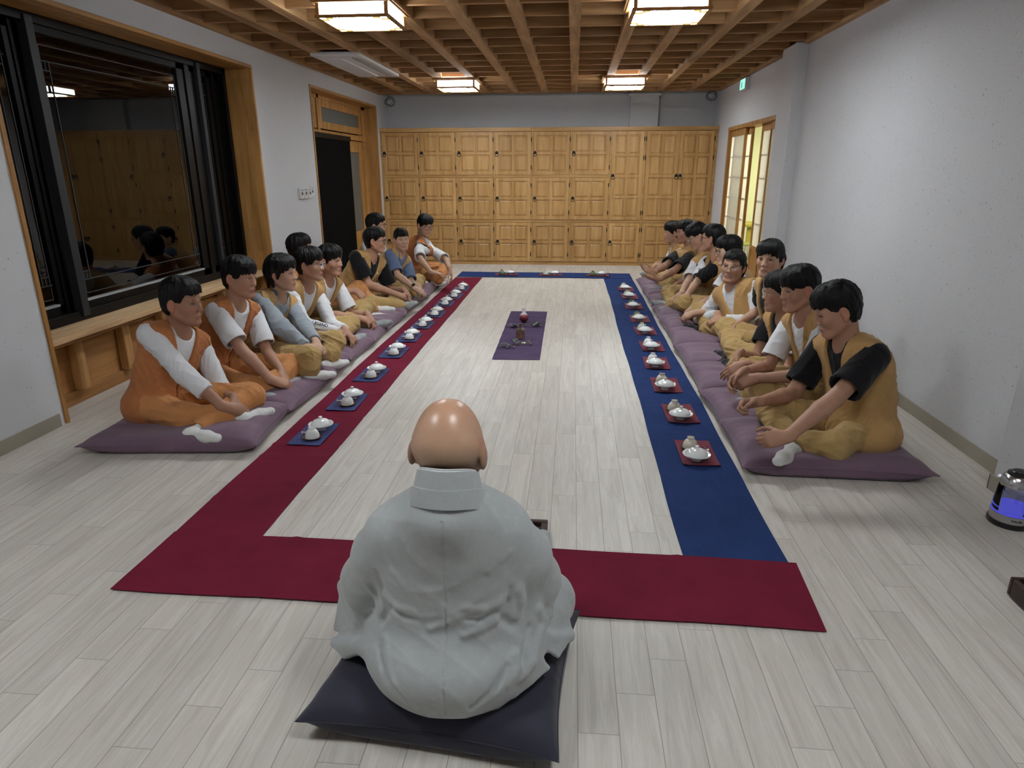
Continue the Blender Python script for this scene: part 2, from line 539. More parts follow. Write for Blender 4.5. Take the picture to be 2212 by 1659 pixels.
mb.build('plaster_strip', M['plaster'], ce)

# skirting
for nm, b in (('baseboard_left', (XL, XL + .012, YB, WY0 - .04, 0, .085)), ('baseboard_right', (XR - .012, XR, 3.372, 7.71, 0, .085)),
              ('baseboard_pier', (2.213, 2.225, YB, 3.372, 0, .085)), ('baseboard_pier_end', (2.213, XR - .012, 3.36, 3.372, 0, .085)),
              ('baseboard_pillar', (2.223, 2.235, 7.70, 8.21, 0, .085)), ('baseboard_left_far', (XL, XL + .012, WY1 + .04, DY0 - .04, 0, .085))):
    struct(nm, MB().box(*b), M['base'], bevel=.003)

# timber linings of the openings
def lining(name, y0, y1, z1, depth, z0=0):
    t = .032
    mb = MB(); mb.box(XL - depth, XL + .012, y0, y0 + t, z0, z1); mb.box(XL - depth, XL + .012, y1 - t, y1, z0, z1)
    struct(name + '_1' if False else name, mb, M['jamb'], bevel=.002)
lining('trim_1', WY0, WY1, WZ, .36)
lining('trim_2', DY0, DY1, DZ, .36)
struct('trim_3', MB().box(XL - .36, XL + .012, WY0 + .032, WY1 - .032, WZ - .032, WZ), M['jamby'], bevel=.002)
struct('trim_4', MB().box(XL - .36, XL + .012, DY0 + .032, DY1 - .032, DZ - .032, DZ), M['jamby'], bevel=.002)

# ---------------------------------------------------------------- black window
XW = -3.62
win = empty('window_1', (XW, 5.5, .54), kind='structure')
y0, y1, z0, z1 = WY0 + .032, WY1 - .032, .545, WZ - .032
mb = MB()
for b in ((y0, y0 + .06, z0, z1), (y1 - .06, y1, z0, z1), (y0, y1, z0, z0 + .07), (y0, y1, z1 - .06, z1)):
    mb.box(XW - .12, XW + .02, *b)
mb.build('window_frame', M['blackalu'], win, bevel=.003)
for a, b in ((4.53, 4.60), (6.60, 6.66)):
    MB().box(XW - .03, XW + .035, a, b, z0 + .03, z1 - .02).build('mullion', M['gasket'], win, bevel=.003)


def sash(a, b, x, wl, wr):
    mb = MB(); zb, zt = z0 + .07, z1 - .06
    mb.box(x - .03, x, a, a + wl, zb, zt); mb.box(x - .03, x, b - wr, b, zb, zt)
    mb.box(x - .03, x, a, b, zb, zb + .06); mb.box(x - .03, x, a, b, zt - .05, zt)
    # stepped profile
    mb.box(x, x + .012, a + wl * .35, a + wl * .6, zb, zt); mb.box(x, x + .012, b - wr * .6, b - wr * .35, zb, zt)
    s = mb.build('sash', M['blackalu'], win, bevel=.002)
    MB().box(x - .025, x - .019, a + wl, b - wr, zb + .06, zt - .05).build('pane', M['glass'], s)
    MB().box(x - .022, x + .004, a + wl, b - wr, zb + .055, zb + .07).build('gasket', M['palegasket'], s)
    # fret lines
    fr = MB(); fx = x - .0185
    A, B, C, D = a + wl + .03, b - wr - .03, zb + .11, zt - .12
    def hl(ya, yb, z): fr.box(fx, fx + .004, ya, yb, z - .004, z + .004)
    def vl(yy, za, zb_): fr.box(fx, fx + .004, yy - .004, yy + .004, za, zb_)
    hl(A, B, C); hl(A, B, D)
    hl(A - .02, B + .02, C + .1); hl(A - .02, B + .02, D - .1)
    vl(A, C, D); vl(B, C, D); vl(A + .07, C + .1, D - .1); vl(B - .07, C + .1, D - .1)
    for yy, zz in ((A, C), (B - .07, C), (A, D - .1), (B - .07, D - .1)):
        hl(yy, yy + .07, zz + .16 if zz < 1.5 else zz - .06); vl(yy + .035, zz + .1 if zz < 1.5 else zz - .06, zz + .16 if zz < 1.5 else zz)
    fr.build('fret', M['fret'], s)
sash(3.93, 4.54, XW - .05, .10, .12)
sash(4.60, 6.60, XW, .035, .30)
sash(6.66, 7.12, XW - .05, .05, .22)
mb = MB(); mb.box(-4.6, -4.55, 2.5, 9, -.2, 3.3)
struct('wall_outside', mb, M['night'])

# timber ledge under the window
bench = empty('window_ledge', (-3.5, 5.5, 0), 'long pale pine ledge with short posts under the black window', 'ledge')
MB().box(-3.64, -3.365, y0, y1, .50, .542).build('shelf_board', M['pine'], bench, bevel=.006)
MB().box(-3.56, -3.545, y0, y1, 0, .50).build('back_panel', M['plyy'], bench)
MB().box(-3.545, -3.525, y0, y1, 0, .095).build('bottom_rail', M['plyy'], bench, bevel=.003)
MB().box(-3.545, -3.42, y0, y1, .465, .50).build('top_rail', M['plyy'], bench, bevel=.003)
for i in range(6):
    yy = 4.235 + i * .52
    MB().box(-3.545, -3.47, yy, yy + .085, .095, .465).build('post', M['plyz'], bench, bevel=.012)

# ---------------------------------------------------------------- left door with transom and black blind
dr = empty('door_1', (XL - .2, 10.2, 0), kind='structure')
XD = XL - .19
a0, a1, zt = DY0 + .032, DY1 - .032, DZ - .032
mb = MB()
mb.box(XD - .08, XD, a0, a0 + .05, 0, zt); mb.box(XD - .08, XD, a1 - .20, a1, 0, zt); mb.box(XD - .08, XD, a0, a1, zt - .05, zt)
mb.box(XD - .08, XD + .01, a0, a1, 2.06, 2.14); mb.box(XD - .08, XD, 9.50, 9.58, 2.14, zt); mb.box(XD - .08, XD, 10.6, 10.7, 0, 2.06)
mb.build('door_frame', M['jamb'], dr, bevel=.003)


def leaf(parent, x, a, b, z0, z1, w=.08, solid=None, name='door_leaf'):
    mb = MB(); mb.box(x - .035, x, a, a + w, z0, z1); mb.box(x - .035, x, b - w, b, z0, z1)
    mb.box(x - .035, x, a + w, b - w, z0, z0 + w); mb.box(x - .035, x, a + w, b - w, z1 - w, z1)
    if solid:
        mb.box(x - .03, x - .008, a + w, b - w, z0 + w, solid); mb.box(x - .035, x, a + w, b - w, solid, solid + w * .7)
        mb.box(x - .02, x - .002, a + w + .04, b - w - .04, z0 + w + .04, solid - .04)
    o = mb.build(name, M['jamb'], parent, bevel=.003)
    MB().box(x - .022, x - .016, a + w, b - w, (solid + w * .7) if solid else z0 + w, z1 - w).build('pane', M['frost'], o)
leaf(dr, XD - .01, 9.60, 11.48, 2.16, zt - .05, .1, name='transom_sash')
leaf(dr, XD - .01, a0 + .05, 9.48, 2.16, zt - .05, .1, name='transom_sash')
leaf(dr, XD - .02, 10.7, 11.49, .02, 2.05, .17, .52)
leaf(dr, XD - .05, a0 + .05, 10.62, .02, 2.05, .1, .5)
mb = MB(); mb.box(XD - .12, XD - .09, a0, a1, 0, zt); mb.build('outer_screen', M['night'], dr)
bl = empty('roller_blind', (XD + .03, 9.8, 2.05), 'tall black blind covering the near half of the wood-framed left door', 'blind')
MB().box(XD + .022, XD + .05, DY0 + .04, 10.72, 2.03, 2.10).build('head_rail', M['blackalu'], bl, bevel=.004)
MB().box(XD + .03, XD + .036, DY0 + .045, 10.70, .03, 2.03).build('blind_fabric', M['blind'], bl)
MB().box(XD + .024, XD + .042, DY0 + .045, 10.70, .012, .035).build('bottom_bar', M['blackalu'], bl, bevel=.003)

# ---------------------------------------------------------------- sliding paper doors on the right
sd = empty('door_2', (XR, 9.8, 0), kind='structure')
mb = MB()
mb.box(XR - .005, XR + .2, RY1 - .05, RY1, 0, RZ); mb.box(XR - .005, XR + .2, RY0, RY0 + .025, 0, RZ)
mb.box(XR - .01, XR + .2, RY0, RY1, RZ - .05, RZ); mb.box(XR + .02, XR + .2, RY0, RY1, 0, .02)
mb.build('door_frame', M['jamb'], sd, bevel=.003)


def shoji(x, a, b, w=.055):
    zb, zt = .02, RZ - .05; mid = .62
    mb = MB(); mb.box(x, x + .032, a, a + w, zb, zt); mb.box(x, x + .032, b - w, b, zb, zt)
    mb.box(x, x + .032, a + w, b - w, zb, zb + .07); mb.box(x, x + .032, a + w, b - w, zt - .09, zt)
    mb.box(x, x + .032, a + w, b - w, mid - .05, mid)
    mb.box(x + .01, x + .022, a + w, b - w, zb + .07, mid - .05)
    mb.box(x + .004, x + .02, a + w + .05, b - w - .05, zb + .12, mid - .10)
    o = mb.build('sliding_panel', M['jamb'], sd, bevel=.002)
    MB().box(x + .012, x + .0135, a + w, b - w, mid, zt - .09).build('paper', M['shoji'], o)
    mu = MB()
    n = 3 if b - a > .6 else 2
    for i in range(1, n + 0):
        yy = a + w + (b - a - 2 * w) * i / n
        mu.box(x + .014, x + .026, yy - .005, yy + .005, mid, zt - .09)
    for i in range(1, 5):
        zz = mid + (zt - .09 - mid) * i / 5
        mu.box(x + .014, x + .026, a + w, b - w, zz - .006, zz + .006)
    mu.build('muntins', M['muntin'], o)
shoji(XR + .03, 10.17, 11.08)
shoji(XR + .075, 9.97, 10.88)
shoji(XR + .075, 8.60, 9.49)
shoji(XR + .03, 8.53, 8.92, .04)
# the lit room behind
mb = MB(); mb.box(6.0, 6.2, 6.5, 13, 0, 3); mb.box(2.555, 6.0, 12.85, 13.05, 0, 3); mb.box(2.555, 6.0, 6.3, 6.5, 0, 3); mb.box(2.556, 6.0, 6.5, 12.85, 2.7, 2.95)
struct('wall_side_room', mb, M['sidewall'])
ld = bpy.data.lights.new('side_room_lamp', 'AREA'); ld.shape = 'RECTANGLE'; ld.size = 1.2; ld.size_y = 1.2; ld.energy = SIDE_ROOM * 6; ld.color = (1, .97, .9)
lo = bpy.data.objects.new('side_room_lamp', ld); COL.objects.link(lo); lo.location = (4.0, 10.6, 2.68)
t = empty('side_table', (4.3, 12.1, 0), 'yellow table seen through the gap of the paper sliding doors', 'table')
MB().box(2.9, 4.0, 11.75, 12.4, .68, .73).build('tabletop', M['yellow'], t, bevel=.006)
MB().box(2.95, 3.95, 11.79, 11.81, .40, .68).build('apron', M['yellow'], t)
for x in (2.96, 3.92):
    for yy in (11.83, 12.32): MB().box(x, x + .04, yy, yy + .04, 0, .68).build('leg', M['steel'], t)
t = empty('side_chair', (2.85, 11.45, 0), 'lime green chair back by the yellow table behind the sliding doors', 'chair')
MB().box(2.74, 3.12, 11.25, 11.62, .42, .45).build('seat', M['lime'], t, bevel=.01)
mb = MB(); mb.box(2.70, 2.73, 11.27, 11.60, .62, .98); mb.build('backrest', M['lime'], t, bevel=.03, seg=3)
for x, yy in ((2.75, 11.27), (2.75, 11.6), (3.1, 11.27), (3.1, 11.6)):
    MB().tube([(x, yy, 0), (x, yy, .43)], .011).build('leg', M['steel'], t, smooth=True)
MB().tube([(2.76, 11.27, .43), (2.715, 11.27, .8)], .011).tube([(2.76, 11.6, .43), (2.715, 11.6, .8)], .011).build('back_post', M['steel'], t, smooth=True)

# ---------------------------------------------------------------- lockers along the back
YC = 11.87
lz = [(2.214, 1.526), (1.477, .781), (.729, .06)]
lx = [-3.296, -2.645, -1.995, -1.345, -.695, -.04, .625, 1.19, 2.29]


def door_mesh(a, b, z0, z1, nx, nz):
    """frame and raised panels of one door, front at YC"""
    mb = MB(); mb.box(a, b, YC + .004, YC + .018, z0, z1)
    st = .058; rl = .055; mid = .036
    xs = [a + st]; W = (b - a - 2 * st - mid * (nx - 1)) / nx
    mb.box(a, a + st, YC - .014, YC + .006, z0, z1); mb.box(b - st, b, YC - .014, YC + .006, z0, z1)
    mb.box(a + st, b - st, YC - .014, YC + .006, z0, z0 + rl); mb.box(a + st, b - st, YC - .014, YC + .006, z1 - rl, z1)
    H = (z1 - z0 - 2 * rl - mid * (nz - 1)) / nz
    for i in range(1, nx):
        x = a + st + W * i + mid * (i - 1); mb.box(x, x + mid, YC - .014, YC + .006, z0 + rl, z1 - rl)
    for j in range(1, nz):
        z = z0 + rl + H * j + mid * (j - 1); mb.box(a + st, b - st, YC - .0145, YC + .006, z, z + mid)
    for i in range(nx):
        for j in range(nz):
            x = a + st + (W + mid) * i; z = z0 + rl + (H + mid) * j
            e = .010; g = .034
            p = [(x + e, z + e), (x + W - e, z + e), (x + W - e, z + H - e), (x + e, z + H - e)]
            q = [(x + g, z + g), (x + W - g, z + g), (x + W - g, z + H - g), (x + g, z + H - g)]
            mb.add([(u, YC + .0035, w) for u, w in p] + [(u, YC - .010, w) for u, w in q],
                   [(4, 5, 6, 7), (0, 1, 5, 4), (1, 2, 6, 5), (2, 3, 7, 6), (3, 0, 4, 7)])
    return mb


def ring_handle(par, x, z):
    mb = MB(); mb.lathe([(0, YC - .012), (.026, YC - .012), (.026, YC - .018), (.012, YC - .026), (0, YC - .028)], (x, 0, z + .01), 14, 'y')
    pts = [(x + .028 * math.sin(t * math.pi / 8), YC - .024, z - .022 - .028 * math.cos(t * math.pi / 8)) for t in range(16)]
    mb.tube(pts, .0052, 6, True)
    mb.build('ring_handle', M['iron'], par, smooth=True)


def hinge(par, x, z):
    mb = MB(); mb.lathe([(.0, -.042), (.004, -.038), (.0085, -.015), (.0085, .015), (.004, .038), (0, .042)], (x, YC - .014, z), 8)
    mb.build('hinge', M['iron'], par, smooth=True)


def locker_unit(i0, i1, label):
    x0 = lx[i0] - .03 if i0 else XL + .004
    x1 = lx[i1] - .03 if i1 < 8 else 2.356
    u = empty('locker_cabinet', ((x0 + x1) / 2, YC + .2, 0), label, 'cabinet', 'wooden lockers along the far wall')
    mb = MB(); ztop = 2.285
    x1 -= .003
    mb.box(x0, x1, YC + .02, YC + .42, 0, ztop)
    mb.box(x0, x1, YC - .004, YC + .02, 0, .052); mb.box(x0, x1, YC - .012, YC + .02, 2.222, ztop)
    cols = list(range(i0, i1))
    for c in cols:
        a = lx[c]; b = (lx[c + 1] if c < 7 else 2.29)
        L = a - .028 if c > i0 else x0
        mb.box(L, a, YC - .003, YC + .02, .052, 2.222)
    mb.box((lx[i1] - .03 if i1 < 8 else 2.30), x1, YC - .003, YC + .02, .052, 2.222)
    for c in cols:
        a = lx[c]; b = (lx[c + 1] - .03 if c < 7 else 2.30)
        mb.box(a, b, YC - .002, YC + .02, .735, .776)
        if c < 6: mb.box(a, b, YC - .002, YC + .02, 1.482, 1.521)
    mb.build('cabinet_body', M['lockerx'], u, bevel=.0015, seg=1)
    for c in cols:
        a = lx[c] + .004; b = (lx[c + 1] - .034 if c < 7 else 2.296)
        if c < 6: rows = [(z1, z0, 2, 2) for z0, z1 in lz]
        else: rows = [(.781, 2.214, 2, 4), (.06, .729, 2, 2)]
        for (za, zb, nx, nz) in rows:
            halves = [(a, b, 1)] if c < 7 else [(a, (a + b) / 2 - .002, -1), ((a + b) / 2 + .002, b, 1)]
            for (da, db, side) in halves:
                d = door_mesh(da, db, za, zb, nx, nz).build('cabinet_door', M['locker'], u, bevel=.0015, seg=1)
                zh = (za + zb) / 2 if nz == 2 else za + (zb - za) * .5
                ring_handle(d, da + .03 if side > 0 else db - .03, zh + .005)
                hx = db + .004 if side > 0 else da - .004
                hs = (za + .12, zb - .12) if nz == 2 else (za + .12, zb - .12, zb - .42)
                for hz in hs: hinge(d, hx, hz)
locker_unit(0, 4, 'left run of pale oak lockers, four doors wide and three high, far end')
locker_unit(4, 7, 'middle run of pale oak lockers between the left lockers and the double wardrobe')
locker_unit(7, 8, 'oak double-door wardrobe unit at the right end of the far lockers')

# ---------------------------------------------------------------- things on walls and ceiling
def wire_coil(cx, cy, cz, label):
    rnd = random.Random(int(cx * 100))
    mb = MB(); pts = []
    for k in range(64):
        a = k / 64 * 2 * math.pi * 4
        r = .075 + .02 * math.sin(a * 1.3 + k * .05)
        pts.append((cx + r * math.cos(a), cy + .008 * math.sin(a * .37), cz + r * .8 * math.sin(a) + .012 * math.sin(a * .7)))
    mb.tube(pts, .0035, 5)
    mb.tube([(cx - .02, cy, cz + .06), (cx - .01, cy, cz + .12), (cx - .02, cy, 2.86)], .003, 5)
    tag(mb.build('cable_coil', M['blackplastic'], smooth=True), label, 'cable')
wire_coil(-3.17, 12.05, 2.72, 'small black cable coil hanging in the upper left far corner')
wire_coil(2.22, 12.05, 2.76, 'small black cable coil hanging in the upper right far corner')

ac = empty('air_conditioner', (-2.62, 8.6, 2.80), 'long white air conditioner panel set flush in the timber ceiling', 'air conditioner')
MB().box(-2.90, -2.35, 7.75, 9.5, 2.79, 2.83).build('panel', M['acwhite'], ac, bevel=.012, seg=3)
MB().box(-2.80, -2.60, 7.95, 9.38, 2.776, 2.792).build('louver', M['acwhite'], ac, bevel=.004)
MB().box(-2.475, -2.468, 7.9, 9.4, 2.787, 2.7905).build('vent_slot', M['blackalu'], ac)
MB().box(-2.425, -2.422, 7.9, 9.4, 2.787, 2.7905).build('vent_slot', M['gasket'], ac)

es = empty('exit_sign', (2.31, 10.2, 2.65), 'small green glowing exit sign box on the right wall by the ceiling', 'sign')
MB().box(2.29, 2.353, 10.06, 10.36, 2.645, 2.80).build('housing', M['whiteplastic'], es, bevel=.004)
e = MB().box(2.2865, 2.29, 10.075, 10.345, 2.66, 2.785).build('lit_face', emit('green sign light', (.32, .95, .68), 1.3), es)
mb = MB(); yy = 10.24
mb.box(2.2855, 2.2866, yy - .012, yy + .012, 2.745, 2.765); mb.box(2.2855, 2.2866, yy - .015, yy + .02, 2.705, 2.745)
mb.box(2.2855, 2.2866, yy - .04, yy - .012, 2.685, 2.70); mb.box(2.2855, 2.2866, yy + .005, yy + .03, 2.675, 2.705)
mb.build('pictogram', plain('sign green', (12, 90, 60), .5), e)

for k, (ya, zz) in enumerate(((8.115, 1.27), (8.245, 1.27), (8.375, 1.27), (8.50, 1.285))):
    s = empty('wall_switch', (XL, ya + .06, zz), ('nearest', 'second', 'third', 'farthest and highest')[k] + ' white control plate of the four in a row on the left wall', 'switch', 'row of wall controls')
    MB().box(XL, XL + (.028 if k < 3 else .012), ya, ya + .118, zz, zz + .125).build('plate', M['whiteplastic'], s, bevel=.004)
    MB().box(XL + (.0275 if k < 3 else .0115), XL + (.030 if k < 3 else .014), ya + .04, ya + .078, zz + .045, zz + .078).build('display', M['blackplastic'], s)
    MB().box(XL + (.0275 if k < 3 else .0115), XL + (.029 if k < 3 else .013), ya + .03, ya + .085, zz + .098, zz + .108).build('marking', plain('grey marking', (120, 120, 120), .6), s)


def lamp(cx, cy, label, dim=False):
    r = empty('ceiling_lamp', (cx, cy, 2.69), label, 'lamp', 'square lattice ceiling lamps')
    h = .27; zb, zt = 2.69, 2.80
    mb = MB()
    for k, (e0, e1, za, zz) in enumerate(((h + .045, h - .02, zt, zt + .022), (h + .03, h - .02, zt - .012, zt), (h + .014, h - .014, zb + .0, zb + .02))):
        mb.box(cx - e0, cx + e0, cy - e0, cy - e1, za, zz); mb.box(cx - e0, cx + e0, cy + e1, cy + e0, za, zz)
        mb.box(cx - e0, cx - e1, cy - e1, cy + e1, za, zz); mb.box(cx + e1, cx + e0, cy - e1, cy + e1, za, zz)
    for sx in (-1, 1):
        for sy in (-1, 1): mb.box(cx + sx * (h - .022), cx + sx * (h + .004), cy + sy * (h - .022), cy + sy * (h + .004), zb + .02, zt - .012)
    mb.build('lamp_frame', M['jamb'], r, bevel=.003)
    for sx, sy in ((1, 0), (-1, 0), (0, 1), (0, -1)):
        a = h - .008
        if sx: MB().box(cx + sx * a - .002, cx + sx * a + .002, cy - h + .022, cy + h - .022, zb + .02, zt - .012).build('side_diffuser', M['diffside'], r)
        else: MB().box(cx - h + .022, cx + h - .022, cy + sy * a - .002, cy + sy * a + .002, zb + .02, zt - .012).build('side_diffuser', M['diffside'], r)
    MB().box(cx - h + .014, cx + h - .014, cy - h + .014, cy + h - .014, zb + .006, zb + .010).build('bottom_diffuser', M['diffdim' if dim else 'diff'], r)
    for sx in (-1, 1):
        for sy in (-1, 1):
            mb = MB(); am = MB()
            for q in (.05, .10, .15):
                mb.box(cx + sx * (h - .014 - q) - .0025, cx + sx * (h - .014 - q) + .0025, cy + sy * (h - .014), cy + sy * (h - .014 - (.2 - q) * .6), zb, zb + .005)
                mb.box(cx + sx * (h - .014), cx + sx * (h - .014 - (.2 - q) * .6), cy + sy * (h - .014 - q) - .0025, cy + sy * (h - .014 - q) + .0025, zb, zb + .005)
            am.box(cx + sx * (h - .014), cx + sx * (h - .062), cy + sy * (h - .066), cy + sy * (h - .112), zb + .002, zb + .0055)
            am.box(cx + sx * (h - .066), cx + sx * (h - .112), cy + sy * (h - .014), cy + sy * (h - .06), zb + .002, zb + .0055)
            mb.build('lattice', M['jamb'], r); am.build('amber_paper', M['amber'], r)
lamp(-1.68, 5.69, 'white square lamp nearest the camera on the left side of ceiling')
lamp(.675, 5.69, 'white square lamp nearest the camera on the right side of ceiling')
lamp(-1.675, 10.2, 'white square lamp farther back on the left, near the lockers')
lamp(.675, 10.2, 'white square lamp farther back on the right, near the lockers')
lamp(-1.68, 1.15, 'white square lamp overhead on the left behind the picture edge', True)
lamp(.675, 1.15, 'white square lamp overhead on the right behind the picture edge', True)

# ---------------------------------------------------------------- long cloths on the floor
def runner(name, x0, x1, y0, y1, mat, label, z=.004, seed=0, amp=.004, folds=(), corners=None):
    """a cloth strip with soft creases; folds: positions along its length"""
    rnd = random.Random(seed)
    long_y = (y1 - y0) > (x1 - x0)
    nx = 24 if long_y else 90; ny = 220 if long_y else 24
    ph = [rnd.uniform(0, 6.28) for _ in range(8)]
    vs = []; fs = []
    for layer in (0, 1):
        for j in range(ny + 1):
            for i in range(nx + 1):
                u = i / nx; v = j / ny
                if corners is not None:
                    c = corners
                    x = (c[0][0] * (1 - u) + c[1][0] * u) * (1 - v) + (c[3][0] * (1 - u) + c[2][0] * u) * v
                    y = (c[0][1] * (1 - u) + c[1][1] * u) * (1 - v) + (c[3][1] * (1 - u) + c[2][1] * u) * v
                else: x = x0 + (x1 - x0) * u; y = y0 + (y1 - y0) * v
                if long_y: x += .004 * math.sin(y * 1.7 + ph[0]) + .002 * math.sin(y * 6 + ph[1])
                else: y += .006 * math.sin(x * 2.1 + ph[0]) + .003 * math.sin(x * 7 + ph[1])
                s = y if long_y else x; c2 = x if long_y else y
                h = amp * (.5 + .5 * math.sin(s * 3.1 + ph[2] + .8 * math.sin(c2 * 5 + ph[3]))) * (.5 + .5 * math.sin(c2 * 9 + s * 1.3 + ph[4]))
                for f in folds:
                    h += .005 * math.exp(-((s - f - .01 * math.sin(c2 * 7 + f)) / .011) ** 2)
                edge = min(u, 1 - u) if long_y else min(v, 1 - v)
                vs.append((x, y, z + h + (.0 if layer else -.0025)))
    n = (nx + 1) * (ny + 1)
    for j in range(ny):
        for i in range(nx):
            a = j * (nx + 1) + i
            fs.append((a, a + nx + 1, a + nx + 2, a + 1)); fs.append((n + a, n + a + 1, n + a + nx + 2, n + a + nx + 1))
    per = [i for i in range(nx + 1)] + [j * (nx + 1) + nx for j in range(1, ny + 1)] + [ny * (nx + 1) + i for i in range(nx - 1, -1, -1)] + [j * (nx + 1) for j in range(ny - 1, 0, -1)]
    for k in range(len(per)):
        a, b = per[k], per[(k + 1) % len(per)]; fs.append((a, b, n + b, n + a))
    mb = MB(); mb.add(vs, fs)
    return tag(mb.build(name, mat, smooth=True), label, 'cloth runner', 'long cloth runners laid out in a rectangle')
runner('cloth_runner', -1.80, -1.38, 2.56, 10.30, M['red'], 'long crimson cloth runner along the left row of people', .0035, 1, folds=[2.9, 3.45, 3.62, 4.1, 4.6, 5.2, 5.9, 6.6, 7.5, 8.6, 9.6])
runner('cloth_runner', .52, .95, 2.50, 10.36, M['blue'], 'long navy blue cloth runner along the right row of people', .0035, 2, folds=[2.95, 3.35, 4.6, 6.4],
       corners=[(.518, 2.50), (.958, 2.50), (.945, 10.40), (.508, 10.33)])
runner('cloth_runner', -1.80, .98, 2.12, 2.56, M['red'], 'wide crimson cloth runner across the near end by the grey-robed person', .009, 3, folds=[-1.2, -.2, .5],
       corners=[(-1.805, 2.125), (.955, 2.105), (.985, 2.55), (-1.80, 2.57)])
runner('cloth_runner', -1.795, .94, 10.34, 10.86, M['blue'], 'short navy blue cloth runner across the far end before the lockers', .009, 4, folds=[-1.5, .6])
# ---------------------------------------------------------------- smooth solid modelling (distance fields meshed with surface nets)
F32 = np.float32
def A3(*v): return np.array(v, dtype=float) if len(v) > 1 else np.array(v[0], dtype=float)
def nrm(v): v = np.asarray(v, float); return v / max(1e-9, np.linalg.norm(v))


